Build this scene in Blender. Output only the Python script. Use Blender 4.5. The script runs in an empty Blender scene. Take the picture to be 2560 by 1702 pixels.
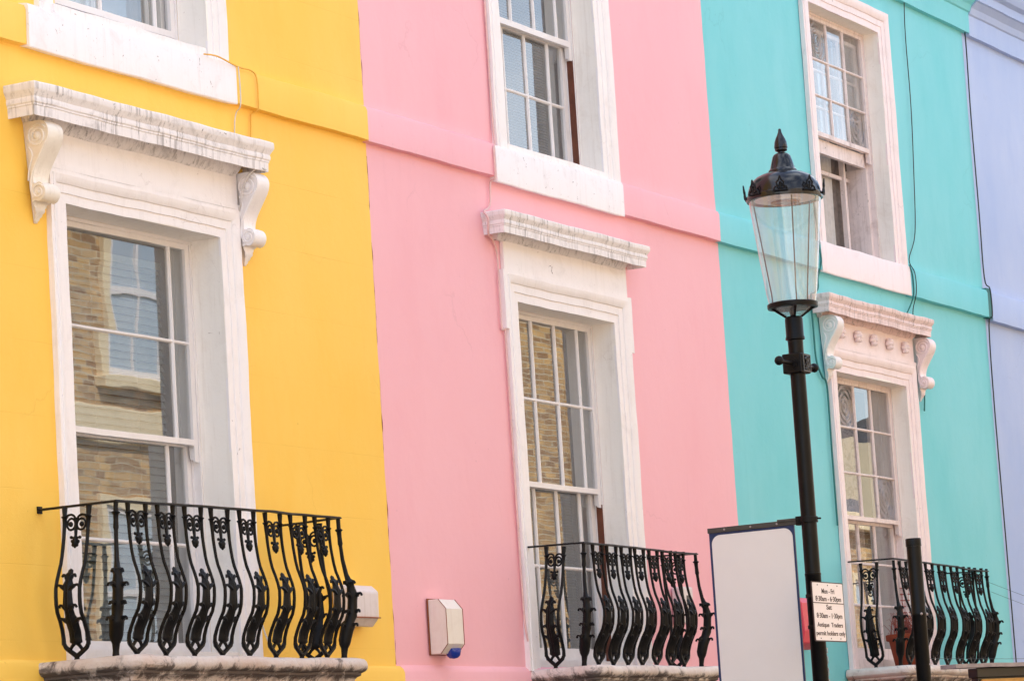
import bpy, math, random
from math import sin, cos, pi, radians
from mathutils import Matrix, Vector
random.seed(7)
S = bpy.context.scene
C = S.collection

# ------------------------------------------------------------------ camera
Mr = ((0.47678316, -0.87677115, -0.06285034), (0.09127213, 0.12049343, -0.98850935), (0.87426954, 0.46556812, 0.13747401))
cam = bpy.data.cameras.new('camera'); co = bpy.data.objects.new('camera', cam); C.objects.link(co)
r_, d_, f_ = Mr
co.matrix_world = Matrix(((r_[0], -d_[0], -f_[0], 0), (r_[1], -d_[1], -f_[1], -10), (r_[2], -d_[2], -f_[2], 1.6), (0, 0, 0, 1)))
cam.sensor_width = 36; cam.lens = 36 * 8500 / 2560; cam.clip_start = .5; cam.clip_end = 2000
S.camera = co
# ------------------------------------------------------------------ world, sun, exposure
SUN_EL, SUN_AZ = radians(50), radians(-25)          # azimuth from +Y, clockwise
w = bpy.data.worlds.new('World'); S.world = w; w.use_nodes = True
nt = w.node_tree; nt.nodes.clear()
sky = nt.nodes.new('ShaderNodeTexSky'); sky.sky_type = 'NISHITA'; sky.sun_disc = False
sky.sun_elevation = SUN_EL; sky.sun_rotation = SUN_AZ; sky.air_density = 1.0; sky.dust_density = 1.5; sky.ozone_density = 1.0
tc = nt.nodes.new('ShaderNodeTexCoord')
no = nt.nodes.new('ShaderNodeTexNoise'); no.inputs['Scale'].default_value = 2.6; no.inputs['Detail'].default_value = 6
mp = nt.nodes.new('ShaderNodeMapping'); mp.inputs['Scale'].default_value = (1, 1, 2.2); mp.inputs['Location'].default_value = (5.3, 2.4, 1.0)
cr = nt.nodes.new('ShaderNodeValToRGB'); cr.color_ramp.elements[0].position = .46; cr.color_ramp.elements[1].position = .68
mx = nt.nodes.new('ShaderNodeMixRGB'); mx.inputs[2].default_value = (8.4, 8.9, 9.6, 1)
bg = nt.nodes.new('ShaderNodeBackground'); bg.inputs[1].default_value = .15
wo = nt.nodes.new('ShaderNodeOutputWorld')
L = nt.links.new
L(tc.outputs['Generated'], mp.inputs[0]); L(mp.outputs[0], no.inputs['Vector']); L(no.outputs['Fac'], cr.inputs[0])
L(cr.outputs[0], mx.inputs[0]); L(sky.outputs[0], mx.inputs[1]); L(mx.outputs[0], bg.inputs[0]); L(bg.outputs[0], wo.inputs[0])
sl = bpy.data.lights.new('sun', 'SUN'); sl.energy = 4.2; sl.angle = radians(.5); sl.color = (1, .985, .95)
so = bpy.data.objects.new('sun', sl); C.objects.link(so)
sd = Vector((sin(SUN_AZ) * cos(SUN_EL), cos(SUN_AZ) * cos(SUN_EL), sin(SUN_EL)))
so.rotation_euler = sd.to_track_quat('Z', 'Y').to_euler(); so.location = (0, 20, 30)
vs = S.view_settings
vs.view_transform = 'Standard'; vs.look = 'None'; vs.gamma = 1; vs.exposure = 1.28
S.cycles.max_bounces = 10; S.cycles.diffuse_bounces = 5; S.cycles.transparent_max_bounces = 16

# ------------------------------------------------------------------ materials
MATS = {}
def srgb(r, g, b):
    f = lambda c: (c / 255 / 12.92) if c / 255 <= .04045 else ((c / 255 + .055) / 1.055) ** 2.4
    return (f(r), f(g), f(b))
class NT:
    def __init__(s, name):
        s.m = bpy.data.materials.new(name); s.m.use_nodes = True; s.t = s.m.node_tree; s.t.nodes.clear()
        s.out = s.n('ShaderNodeOutputMaterial'); MATS[name] = s.m
        s.pos = s.n('ShaderNodeNewGeometry').outputs['Position']
    def n(s, k, **kw):
        nd = s.t.nodes.new(k)
        for a, b in kw.items(): setattr(nd, a, b)
        return nd
    def l(s, a, b): s.t.links.new(a, b)
    def noise(s, scale, detail=4, rough=.5, vec=None, st=(1, 1, 1), loc=(0, 0, 0), dist=0):
        mpn = s.n('ShaderNodeMapping'); mpn.inputs['Scale'].default_value = st; mpn.inputs['Location'].default_value = loc
        s.l(vec or s.pos, mpn.inputs[0])
        x = s.n('ShaderNodeTexNoise'); x.inputs['Scale'].default_value = scale; x.inputs['Detail'].default_value = detail
        x.inputs['Roughness'].default_value = rough; x.inputs['Distortion'].default_value = dist
        s.l(mpn.outputs[0], x.inputs['Vector']); return x.outputs['Fac']
    def ramp(s, v, a, b, ca=0, cb=1):
        x = s.n('ShaderNodeMapRange'); x.inputs[1].default_value = a; x.inputs[2].default_value = b
        x.inputs[3].default_value = ca; x.inputs[4].default_value = cb; s.l(v, x.inputs[0]); return x.outputs[0]
    def math(s, op, a, b=None):
        x = s.n('ShaderNodeMath', operation=op)
        for i, v in enumerate((a, b)):
            if v is None: continue
            if isinstance(v, (int, float)): x.inputs[i].default_value = v
            else: s.l(v, x.inputs[i])
        return x.outputs[0]
    def mix(s, f, a, b, mode='MIX'):
        x = s.n('ShaderNodeMixRGB', blend_type=mode)
        for i, v in enumerate((f, a, b)):
            if isinstance(v, (int, float)): x.inputs[i].default_value = v
            elif isinstance(v, tuple): x.inputs[i].default_value = (*v[:3], 1)
            else: s.l(v, x.inputs[i])
        return x.outputs[0]
    def bump(s, h, strength, dist=.01, nrm=None):
        x = s.n('ShaderNodeBump'); x.inputs['Strength'].default_value = strength; x.inputs['Distance'].default_value = dist
        s.l(h, x.inputs['Height'])
        if nrm: s.l(nrm, x.inputs['Normal'])
        return x.outputs[0]
    def principled(s, col, rough=.6, nrm=None, spec=.5, metal=0, trans=0):
        p = s.n('ShaderNodeBsdfPrincipled')
        if isinstance(col, tuple): p.inputs['Base Color'].default_value = (*col[:3], 1)
        else: s.l(col, p.inputs['Base Color'])
        if isinstance(rough, (int, float)): p.inputs['Roughness'].default_value = rough
        else: s.l(rough, p.inputs['Roughness'])
        p.inputs['Specular IOR Level'].default_value = spec; p.inputs['Metallic'].default_value = metal
        p.inputs['Transmission Weight'].default_value = trans
        if nrm: s.l(nrm, p.inputs['Normal'])
        s.l(p.outputs[0], s.out.inputs[0]); return p

def mul(c, k): return tuple(x * k for x in c)
def stucco(name, col, pale, deep, lines=False, seed=0):
    m = NT(name)
    n1 = m.ramp(m.noise(.9, 5, .6, st=(1, 1, .55), loc=(seed, 0, seed)), .36, .7)
    c = m.mix(m.math('MULTIPLY', n1, .55), col, pale)
    n2 = m.ramp(m.noise(2.3, 7, .65, st=(1, 1, .4), loc=(seed + 9, 3, 0)), .5, .75)
    c = m.mix(m.math('MULTIPLY', n2, .35), c, deep)
    # faint run marks and small scuffs
    st = m.ramp(m.noise(14, 4, .6, st=(1, 1, .07), loc=(seed, 0, 0)), .6, .8)
    c = m.mix(m.math('MULTIPLY', st, .12), c, mul(deep, .8))
    sp = m.ramp(m.noise(34, 3, .5, loc=(0, seed, 2)), .74, .78)
    c = m.mix(m.math('MULTIPLY', sp, .35), c, mul(deep, .55))
    # hair cracks
    v = m.n('ShaderNodeTexVoronoi', feature='DISTANCE_TO_EDGE'); v.inputs['Scale'].default_value = .75
    wv = m.n('ShaderNodeVectorMath', operation='ADD'); m.l(m.pos, wv.inputs[0])
    nz = m.n('ShaderNodeTexNoise'); nz.inputs['Scale'].default_value = 3; nz.inputs['Detail'].default_value = 6; m.l(m.pos, nz.inputs['Vector'])
    sc = m.n('ShaderNodeVectorMath', operation='SCALE'); m.l(nz.outputs['Color'], sc.inputs[0]); sc.inputs['Scale'].default_value = .5
    m.l(sc.outputs[0], wv.inputs[1]); m.l(wv.outputs[0], v.inputs['Vector'])
    ck = m.ramp(v.outputs['Distance'], .0, .006, 1, 0)
    gate = m.ramp(m.noise(1.1, 2, .5, loc=(seed + 4, 0, 5)), .56, .64)
    ck = m.math('MULTIPLY', ck, gate)
    c = m.mix(m.math('MULTIPLY', ck, .16), c, mul(deep, .6))
    h = m.math('ADD', m.noise(160, 3, .6), m.math('MULTIPLY', m.noise(22, 4, .6), 1.5))
    h = m.math('SUBTRACT', h, ck)
    if lines:
        sep = m.n('ShaderNodeSeparateXYZ'); m.l(m.pos, sep.inputs[0])
        zz = m.math('ADD', m.math('DIVIDE', m.math('SUBTRACT', sep.outputs[2], 4.082), .3735), 20.0)
        zz = m.math('ADD', zz, m.math('MULTIPLY', m.noise(1.5, 2), .012))
        fr = m.math('ABSOLUTE', m.math('SUBTRACT', m.math('FRACT', m.math('ADD', zz, .5)), .5))
        g = m.ramp(fr, .0, .010, 1, 0)
        g = m.math('MULTIPLY', g, m.ramp(m.noise(1.6, 3, loc=(2, 0, 0)), .42, .6))
        h = m.math('SUBTRACT', h, m.math('MULTIPLY', g, 1.2))
        c = m.mix(m.math('MULTIPLY', g, .28), c, mul(deep, .75))
    b = m.bump(h, .22, .004)
    b = m.bump(m.noise(2.2, 3, .5), .25, .03, b)
    m.principled(c, .62, b, .3)
    return m.m

stucco('yellow_stucco', srgb(254, 203, 84), srgb(255, 214, 110), srgb(252, 190, 62), True, 1)
stucco('pink_stucco', srgb(246, 182, 190), srgb(249, 192, 199), srgb(240, 168, 178), False, 5)
stucco('teal_stucco', srgb(120, 208, 213), srgb(149, 217, 223), srgb(102, 198, 203), False, 9)
stucco('blue_stucco', srgb(168, 187, 226), srgb(200, 209, 233), srgb(152, 175, 222), False, 13)

def paint(name, col, dirt, chip, speck=.0, streak=.0, grime=0., rough=.5, seed=0, grain=0):
    m = NT(name)
    n1 = m.ramp(m.noise(3, 5, .6, loc=(seed, 0, 0)), .35, .75)
    c = m.mix(m.math('MULTIPLY', n1, .25), col, mul(col, .93))
    if grime:
        g = m.ramp(m.noise(5, 8, .72, loc=(seed, 3, 0), dist=.6), .52, .72)
        c = m.mix(m.math('MULTIPLY', g, grime), c, dirt)
    if streak:
        s_ = m.ramp(m.noise(34, 5, .7, st=(1, 1, .05), loc=(0, seed, 0)), .51, .64)
        g2 = m.ramp(m.noise(3, 3, .6, loc=(seed, 7, 0)), .34, .58)
        c = m.mix(m.math('MULTIPLY', m.math('MULTIPLY', s_, g2), streak), c, dirt)
    h = m.noise(60, 4, .6)
    if speck:
        k = m.ramp(m.noise(19, 7, .7, loc=(seed, seed, 0), dist=1.2), .70 - speck * .06, .715 - speck * .05)
        c = m.mix(m.math('MULTIPLY', k, .8), c, chip)
        h = m.math('SUBTRACT', h, m.math('MULTIPLY', k, 1.5))
    v = m.n('ShaderNodeTexVoronoi', feature='DISTANCE_TO_EDGE'); v.inputs['Scale'].default_value = 2.4
    wv = m.n('ShaderNodeVectorMath', operation='ADD'); m.l(m.pos, wv.inputs[0])
    nz = m.n('ShaderNodeTexNoise'); nz.inputs['Scale'].default_value = 6; nz.inputs['Detail'].default_value = 6; m.l(m.pos, nz.inputs['Vector'])
    sc = m.n('ShaderNodeVectorMath', operation='SCALE'); m.l(nz.outputs['Color'], sc.inputs[0]); sc.inputs['Scale'].default_value = .35
    m.l(sc.outputs[0], wv.inputs[1]); m.l(wv.outputs[0], v.inputs['Vector'])
    ck = m.math('MULTIPLY', m.ramp(v.outputs['Distance'], 0, .010, 1, 0), m.ramp(m.noise(2.2, 3, .5, loc=(seed, 1, 8)), .60, .66))
    c = m.mix(m.math('MULTIPLY', ck, .22 if speck else .06), c, chip)
    h = m.math('SUBTRACT', h, m.math('MULTIPLY', ck, .8))
    b = m.bump(h, .25, .004)
    b = m.bump(m.noise(7, 3, .5), .3, .012, b)
    m.principled(c, rough, b, .4)
    return m.m
WH = srgb(247, 240, 238)
CHIP = srgb(120, 92, 84)
paint('white_trim', WH, srgb(176, 164, 156), CHIP, .35, .1, .18, seed=2)
paint('white_cornice', mul(WH, .96), srgb(96, 82, 76), srgb(84, 66, 62), .9, .62, .42, seed=4)
paint('white_sill', WH, srgb(170, 150, 140), CHIP, .95, .13, .22, seed=6)
paint('cream_console', srgb(244, 234, 220), srgb(196, 180, 160), CHIP, .0, .25, .4, seed=3)
paint('pinkish_trim', srgb(248, 230, 228), srgb(186, 162, 152), CHIP, .3, .14, .22, seed=8)
paint('pinkish_cornice', srgb(240, 214, 210), srgb(140, 110, 102), srgb(96, 74, 68), 1.1, .65, .6, seed=9)
paint('green_white_console', srgb(244, 236, 232), srgb(186, 188, 180), CHIP, .1, .2, .4, seed=10)
paint('grey_reveal', srgb(250, 243, 234), srgb(206, 190, 174), srgb(170, 150, 136), .3, .25, .25, seed=11)
paint('sash_paint', srgb(236, 230, 228), srgb(190, 178, 170), CHIP, .05, .1, .2, .35, seed=12)
paint('old_sash_paint', srgb(238, 222, 218), srgb(160, 136, 126), srgb(110, 84, 74), .7, .4, .45, .45, seed=13)
paint('alarm_plastic', srgb(236, 226, 214), srgb(190, 160, 140), srgb(150, 90, 60), .0, .15, .2, .4, seed=14)
paint('grey_plastic', srgb(226, 214, 212), srgb(170, 150, 130), CHIP, .0, .2, .3, .4, seed=15)

def weathered(name, seed, col):
    m = NT(name)
    c = m.mix(m.ramp(m.noise(4, 6, .7, loc=(seed, 0, 0)), .35, .7), col, srgb(206, 184, 172))
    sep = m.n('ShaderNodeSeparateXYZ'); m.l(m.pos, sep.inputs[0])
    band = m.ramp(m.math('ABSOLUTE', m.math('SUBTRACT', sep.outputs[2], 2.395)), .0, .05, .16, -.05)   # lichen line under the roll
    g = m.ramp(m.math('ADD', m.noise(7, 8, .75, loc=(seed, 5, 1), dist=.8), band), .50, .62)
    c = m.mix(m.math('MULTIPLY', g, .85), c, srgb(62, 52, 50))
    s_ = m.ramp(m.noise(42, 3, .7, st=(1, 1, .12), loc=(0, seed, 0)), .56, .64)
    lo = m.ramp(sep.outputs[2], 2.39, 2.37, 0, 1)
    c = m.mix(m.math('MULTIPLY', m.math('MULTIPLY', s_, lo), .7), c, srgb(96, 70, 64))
    k = m.ramp(m.noise(13, 6, .7, loc=(seed, 0, 9)), .69, .72)
    c = m.mix(m.math('MULTIPLY', k, .6), c, srgb(176, 116, 84))
    b = m.bump(m.noise(30, 7, .7), .6, .01)
    b = m.bump(m.noise(6, 4, .6), .5, .02, b)
    m.principled(c, .8, b, .2)
weathered('weathered_stone', 2, srgb(216, 206, 200)); weathered('weathered_stone_pale', 6, srgb(234, 224, 216))

m = NT('black_iron')
c = m.mix(m.ramp(m.noise(30, 4, .6), .45, .75), srgb(12, 11, 12), srgb(22, 19, 19))
m.principled(c, m.ramp(m.noise(20, 3), .3, .7, .4, .55), m.bump(m.noise(90, 4, .6), .35, .003), .22)
m = NT('black_post_paint')
c = m.mix(m.ramp(m.noise(9, 6, .6), .5, .75), srgb(10, 10, 12), srgb(20, 18, 18))
m.principled(c, .36, m.bump(m.noise(50, 4, .6), .15, .003), .2)
m = NT('black_gloss'); m.principled(srgb(22, 20, 22), .2, m.bump(m.noise(40, 3), .05, .003), .5)
def plain(name, col, rough=.5, spec=.4, metal=0, var=.1, sc=20, bmp=.1):
    m = NT(name)
    c = m.mix(m.math('MULTIPLY', m.ramp(m.noise(sc, 5, .6), .35, .75), 1.0), col, mul(col, 1 - var * 2))
    m.principled(c, rough, m.bump(m.noise(sc * 3, 4, .6), bmp, .004), spec, metal); return m.m
plain('brown_wood', srgb(112, 62, 42), .55, .4, 0, .25, 9)
plain('dark_interior', srgb(84, 78, 74), .9)
plain('blind_slat', srgb(112, 120, 117), .5, .3, 0, .05)
plain('blind_slat_fine', srgb(96, 98, 95), .5, .3, 0, .05)
plain('net_curtain_cloth', srgb(206, 200, 196), .9, .1, 0, .08)
plain('brown_curtain_cloth', srgb(150, 122, 114), .9, .1, 0, .2, 6)
plain('dark_curtain_cloth', srgb(140, 128, 122), .9, .1, 0, .2)
plain('blue_plastic', srgb(28, 60, 160), .2, .6)
plain('red_plastic', srgb(226, 60, 84), .35, .5, 0, .06)
plain('rust_edge', srgb(150, 84, 52), .8)
plain('sign_white', srgb(238, 234, 230), .35, .4, 0, .02, 3, .02)
plain('plate_white', srgb(246, 236, 236), .35, .4, 0, .02, 3, .02)
plain('sign_blue', srgb(26, 52, 98), .35, .5, 0, .05)
plain('bracket_grey', srgb(70, 68, 66), .45, .5)
plain('letter_black', srgb(66, 44, 46), .5)
plain('terracotta', srgb(158, 78, 54), .8, .2, 0, .15, 12)
plain('dried_stems', srgb(176, 96, 84), .8, .2, 0, .25, 30)
plain('cable_white', srgb(222, 214, 208), .5)
plain('cable_black', srgb(44, 52, 54), .5)
plain('cable_yellow', srgb(246, 184, 72), .6)
plain('cable_pink', srgb(236, 196, 190), .6)
plain('cable_teal', srgb(46, 120, 118), .6)
plain('lead_sheet', srgb(176, 162, 160), .6, .4, 0, .2, 14, .4)
plain('black_fascia', srgb(34, 32, 33), .35, .5)
plain('gold_panel', srgb(214, 160, 84), .5, .4, 0, .15)
plain('orange_fascia', srgb(206, 92, 54), .6, .4, 0, .2, 10)
plain('shop_dark', srgb(52, 46, 46), .5)
plain('asphalt', (.05, .05, .052), .85, .2, 0, .2, 8, .5)
plain('paving', (.27, .25, .23), .85, .2, 0, .15, 4, .4)
plain('kerb_stone', (.33, .31, .29), .8, .2, 0, .15, 6, .3)
plain('slate', (.07, .075, .085), .6)
plain('cream_stucco', srgb(240, 218, 178), .7, .3, 0, .06, 3)
plain('white_stucco', srgb(232, 228, 226), .7, .3, 0, .06, 3)
plain('copper_disc', srgb(170, 120, 90), .35, .5, .6)

def brick():
    m = NT('london_brick')
    sep = m.n('ShaderNodeSeparateXYZ'); m.l(m.pos, sep.inputs[0])
    cb = m.n('ShaderNodeCombineXYZ'); m.l(sep.outputs[0], cb.inputs[0]); m.l(sep.outputs[2], cb.inputs[1])
    b = m.n('ShaderNodeTexBrick'); m.l(cb.outputs[0], b.inputs['Vector'])
    b.inputs['Scale'].default_value = 1; b.inputs['Brick Width'].default_value = .225; b.inputs['Row Height'].default_value = .075
    b.inputs['Mortar Size'].default_value = .008; b.inputs['Mortar Smooth'].default_value = .2; b.inputs['Bias'].default_value = -.1
    b.inputs['Color1'].default_value = (*srgb(214, 172, 112), 1); b.inputs['Color2'].default_value = (*srgb(142, 104, 72), 1)
    b.inputs['Mortar'].default_value = (*srgb(200, 184, 156), 1)
    c = m.mix(m.math('MULTIPLY', m.ramp(m.noise(3, 5, .6), .4, .7), .4), b.outputs[0], srgb(110, 88, 70))
    m.principled(c, .85, m.bump(b.outputs['Fac'], -.4, .01), .2)
brick()

def glass(name, ior, dist=.3, tint=(1, 1, 1), bull=None, sc=1.6, dust_haze=.11):
    m = NT(name)
    h = m.noise(sc, 2, .4, st=(1.0, 1, 1.5), loc=(5, 0, 2))
    h2 = m.noise(9, 2, .4, st=(.35, 1, 1.0))
    hh = m.math('ADD', h, m.math('MULTIPLY', h2, .035))
    b = m.bump(hh, dist, .06)
    if bull:                                                   # hand-spun disc of rings
        sep = m.n('ShaderNodeSeparateXYZ'); tcn = m.n('ShaderNodeTexCoord'); m.l(tcn.outputs['Object'], sep.inputs[0])
        rr = m.math('SQRT', m.math('ADD', m.math('POWER', sep.outputs[0], 2.0), m.math('POWER', sep.outputs[2], 2.0)))
        rr = m.math('ADD', rr, m.math('MULTIPLY', m.noise(9, 3), .02))
        ring = m.math('SINE', m.math('MULTIPLY', rr, 120.0))
        b = m.bump(ring, .8, .012, b)
    geo = m.n('ShaderNodeNewGeometry'); dp = m.n('ShaderNodeVectorMath', operation='DOT_PRODUCT'); m.l(geo.outputs['Incoming'], dp.inputs[0]); m.l(b, dp.inputs[1])
    cc = m.math('SUBTRACT', 1.0, m.math('MINIMUM', m.math('ABSOLUTE', dp.outputs['Value']), 1.0))
    f0 = ((ior - 1) / (ior + 1)) ** 2                          # Schlick, same from both sides of the sheet
    frv = m.math('MINIMUM', m.math('ADD', f0, m.math('MULTIPLY', m.math('POWER', cc, 4.0), 1.15)), 1.0)
    gl = m.n('ShaderNodeBsdfGlossy'); gl.inputs['Roughness'].default_value = .0; m.l(b, gl.inputs['Normal'])
    tr = m.n('ShaderNodeBsdfTransparent'); tr.inputs[0].default_value = (*tint, 1)
    ms = m.n('ShaderNodeMixShader'); m.l(frv, ms.inputs[0]); m.l(tr.outputs[0], ms.inputs[1]); m.l(gl.outputs[0], ms.inputs[2])
    df = m.n('ShaderNodeBsdfDiffuse'); df.inputs[0].default_value = (.8, .8, .8, 1); md = m.n('ShaderNodeMixShader')
    m.l(m.math('MULTIPLY', m.ramp(m.noise(4, 5, .7, st=(1, 1, .3)), .3, .75), dust_haze), md.inputs[0]); m.l(ms.outputs[0], md.inputs[1]); m.l(df.outputs[0], md.inputs[2])  # dusty film, also standing in for the milky haze of reflections
    m.l(md.outputs[0], m.out.inputs[0]); return m.m
glass('window_glass', 2.5, .013, (.9, .92, .91))
glass('window_glass_flat', 2.5, .008, (.9, .92, .91))
glass('bullseye_glass', 2.0, .05, (.82, .83, .82), True)
glass('lantern_glass', 2.0, .02, (.96, .94, .97), dust_haze=.26)
glass('far_glass', 2.0, .02, (.35, .4, .45))
m = NT('net_translucent')
fol = m.ramp(m.noise(11, 4, .6, dist=1.5), .47, .5)
tr = m.n('ShaderNodeBsdfTransparent'); df = m.n('ShaderNodeBsdfDiffuse'); df.inputs[0].default_value = (*srgb(196, 182, 180), 1)
ms = m.n('ShaderNodeMixShader'); m.l(m.math('ADD', .45, m.math('MULTIPLY', fol, .3)), ms.inputs[0]); m.l(tr.outputs[0], ms.inputs[1]); m.l(df.outputs[0], ms.inputs[2]); m.l(ms.outputs[0], m.out.inputs[0])
M = MATS

# ------------------------------------------------------------------ mesh helpers
def wobble(p, a, k=1.0):
    x, y, z = p
    return (x + a * (sin(7.1 * z * k + 3 * x) + .6 * sin(23 * z * k + 1.3 * x)) * .6,
            y + a * .5 * (sin(5.3 * z + 4.1 * x) + .5 * sin(19 * x + 11 * z)) * .6,
            z + a * (sin(6.3 * x * k + 1.7 * z) + .6 * sin(19.7 * x * k + .9)) * .6)
class MB:
    def __init__(s): s.v = []; s.f = []; s.mi = []
    def add(s, vs, fs, mi=0):
        o = len(s.v); s.v += [tuple(p) for p in vs]; s.f += [tuple(i + o for i in q) for q in fs]; s.mi += [mi] * len(fs); return s
    def box(s, x0, x1, y0, y1, z0, z1, mi=0):
        return s.add([(x0, y0, z0), (x1, y0, z0), (x1, y1, z0), (x0, y1, z0), (x0, y0, z1), (x1, y0, z1), (x1, y1, z1), (x0, y1, z1)],
                     [(0, 3, 2, 1), (4, 5, 6, 7), (0, 1, 5, 4), (1, 2, 6, 5), (2, 3, 7, 6), (3, 0, 4, 7)], mi)
    def rings(s, R, closed=True, cap=True, mi=0):
        n = len(R[0]); o = len(s.v); s.v += [tuple(p) for r in R for p in r]; fs = []
        for i in range(len(R) - 1):
            for j in range(n if closed else n - 1):
                k = (j + 1) % n; fs.append((o + i * n + j, o + i * n + k, o + (i + 1) * n + k, o + (i + 1) * n + j))
        if cap and closed: fs.append(tuple(o + j for j in reversed(range(n)))); fs.append(tuple(o + (len(R) - 1) * n + j for j in range(n)))
        s.f += fs; s.mi += [mi] * len(fs); return s
    def sweep(s, corners, seg=.09, closed=True, cap=True, mi=0):
        R = [corners[0]]
        for a, b in zip(corners, corners[1:]):
            n = max(1, int(max((Vector(p) - Vector(q)).length for p, q in zip(a, b)) / seg))
            for i in range(1, n + 1): R.append([tuple(Vector(p).lerp(Vector(q), i / n)) for p, q in zip(a, b)])
        return s.rings(R, closed, cap, mi)
    def bar(s, x0, x1, y0, y1, z0, z1, seg=.09, mi=0):            # box cut along its longest side so that it can wobble
        d = (x1 - x0, y1 - y0, z1 - z0); k = d.index(max(d))
        if k == 0: c = [[(x, y0, z0), (x, y1, z0), (x, y1, z1), (x, y0, z1)] for x in (x0, x1)]
        elif k == 1: c = [[(x0, y, z0), (x1, y, z0), (x1, y, z1), (x0, y, z1)] for y in (y0, y1)]
        else: c = [[(x0, y0, z), (x1, y0, z), (x1, y1, z), (x0, y1, z)] for z in (z0, z1)]
        return s.sweep(c, seg, mi=mi)
    def tube(s, pts, r, n=8, sx=1, sy=1, mi=0, up=None):
        pts = [Vector(p) for p in pts]; R = []
        rr = r if isinstance(r, (list, tuple)) else [r] * len(pts)
        pu = Vector(up) if up else None
        for i, p in enumerate(pts):
            t = (pts[min(i + 1, len(pts) - 1)] - pts[max(i - 1, 0)]).normalized()
            if pu is None: pu = Vector((0, 0, 1)) if abs(t.z) < .9 else Vector((0, 1, 0))
            a = t.cross(pu)
            if a.length < 1e-4: a = t.orthogonal()
            a.normalize(); b = a.cross(t).normalized(); pu = b if not up else pu
            R.append([tuple(p + (a * cos(2 * pi * j / n) * sx + b * sin(2 * pi * j / n) * sy) * rr[i]) for j in range(n)])
        return s.rings(R, mi=mi)
    def lathe(s, prof, cx, cy, n=32, cap=True, sx=1, sy=1, mi=0):
        return s.rings([[(cx + r * cos(2 * pi * j / n) * sx, cy + r * sin(2 * pi * j / n) * sy, z) for j in range(n)] for r, z in prof], cap=cap, mi=mi)
    def ball(s, c, r, n=10, sx=1, sy=1, sz=1, mi=0):
        k = 6
        return s.rings([[(c[0] + r * sx * sin(pi * i / k) * cos(2 * pi * j / n), c[1] + r * sy * sin(pi * i / k) * sin(2 * pi * j / n), c[2] - r * sz * cos(pi * i / k)) for j in range(n)] if 0 < i < k else
                        [(c[0] + r * .02 * cos(2 * pi * j / n), c[1] + r * .02 * sin(2 * pi * j / n), c[2] - r * sz * cos(pi * i / k)) for j in range(n)] for i in range(k + 1)], mi=mi)
    def extr(s, poly, f, a, b, mi=0):                             # polygon extruded: f(u,v,w)->xyz, w from a to b
        return s.rings([[f(u, v, w_) for u, v in poly] for w_ in (a, b)], mi=mi)
    def build(s, name, mats, parent=None, wob=0, smooth=35, bev=0, loc=None, origin=None):
        v = [wobble(p, wob) for p in s.v] if wob else s.v
        if origin: v = [(p[0] - origin[0], p[1] - origin[1], p[2] - origin[2]) for p in v]
        me = bpy.data.meshes.new(name); me.from_pydata(v, [], s.f); me.update()
        import bmesh
        bm = bmesh.new(); bm.from_mesh(me)
        if name not in ('glass', 'bullseye_pane') or smooth: bmesh.ops.recalc_face_normals(bm, faces=bm.faces)
        bm.to_mesh(me); bm.free()
        for q in (mats if isinstance(mats, (list, tuple)) else [mats]): me.materials.append(M[q])
        if max(s.mi, default=0) > 0: me.polygons.foreach_set('material_index', s.mi)
        if smooth: me.shade_smooth(); me.set_sharp_from_angle(angle=radians(smooth))
        o = bpy.data.objects.new(name, me); C.objects.link(o)
        if parent: o.parent = parent
        if origin: o.location = origin
        if loc: o.location = loc
        if bev:
            b = o.modifiers.new('bevel', 'BEVEL'); b.width = bev; b.segments = 2; b.limit_method = 'ANGLE'; b.angle_limit = radians(40)
        return o
def tag(o, label=None, cat=None, group=None, kind=None):
    if label: o['label'] = label
    if cat: o['category'] = cat
    if group: o['group'] = group
    if kind: o['kind'] = kind
    return o
def thing(name, label, cat, loc=(0, 0, 0), group=None):
    o = bpy.data.objects.new(name, None); C.objects.link(o); o.location = loc; o.empty_display_size = .2
    return tag(o, label, cat, group)
def catmull(P, n=6):
    out = []
    for i in range(len(P) - 1):
        p0, p1, p2, p3 = [Vector(P[max(0, min(len(P) - 1, k))]) for k in (i - 1, i, i + 1, i + 2)]
        for j in range(n):
            t = j / n
            out.append(tuple(.5 * ((2 * p1) + (p2 - p0) * t + (2 * p0 - 5 * p1 + 4 * p2 - p3) * t * t + (3 * p1 - p0 - 3 * p2 + p3) * t ** 3)))
    out.append(tuple(P[-1])); return out
def curve_tube(name, pts, r, mat, parent=None, sub=5, n=6):
    return MB().tube(catmull(pts, sub), r, n).build(name, mat, parent, smooth=80)

# ------------------------------------------------------------------ ground
GZ = -.8
MB().box(-60, 140, -9.2, -2.62, GZ - .3, GZ).build('road', 'asphalt', smooth=0)['kind'] = 'structure'
MB().box(-60, 140, -2.45, .6, GZ - .1, GZ + .13).build('pavement', 'paving', smooth=0)['kind'] = 'structure'
MB().box(-60, 140, -11.6, -9.37, GZ - .1, GZ + .13).build('pavement', 'paving', smooth=0)['kind'] = 'structure'
k = MB()
for i in range(200): k.box(-60 + i, -59.01 + i, -2.62, -2.452, GZ - .12, GZ + .126); k.box(-60 + i, -59.01 + i, -9.368, -9.2, GZ - .12, GZ + .126)
k.build('kerb', 'kerb_stone', smooth=0, bev=.01)['kind'] = 'structure'
MB().box(-300, 400, -300, 300, GZ - .5, GZ - .32).build('ground', 'asphalt', smooth=0)['kind'] = 'structure'

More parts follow.
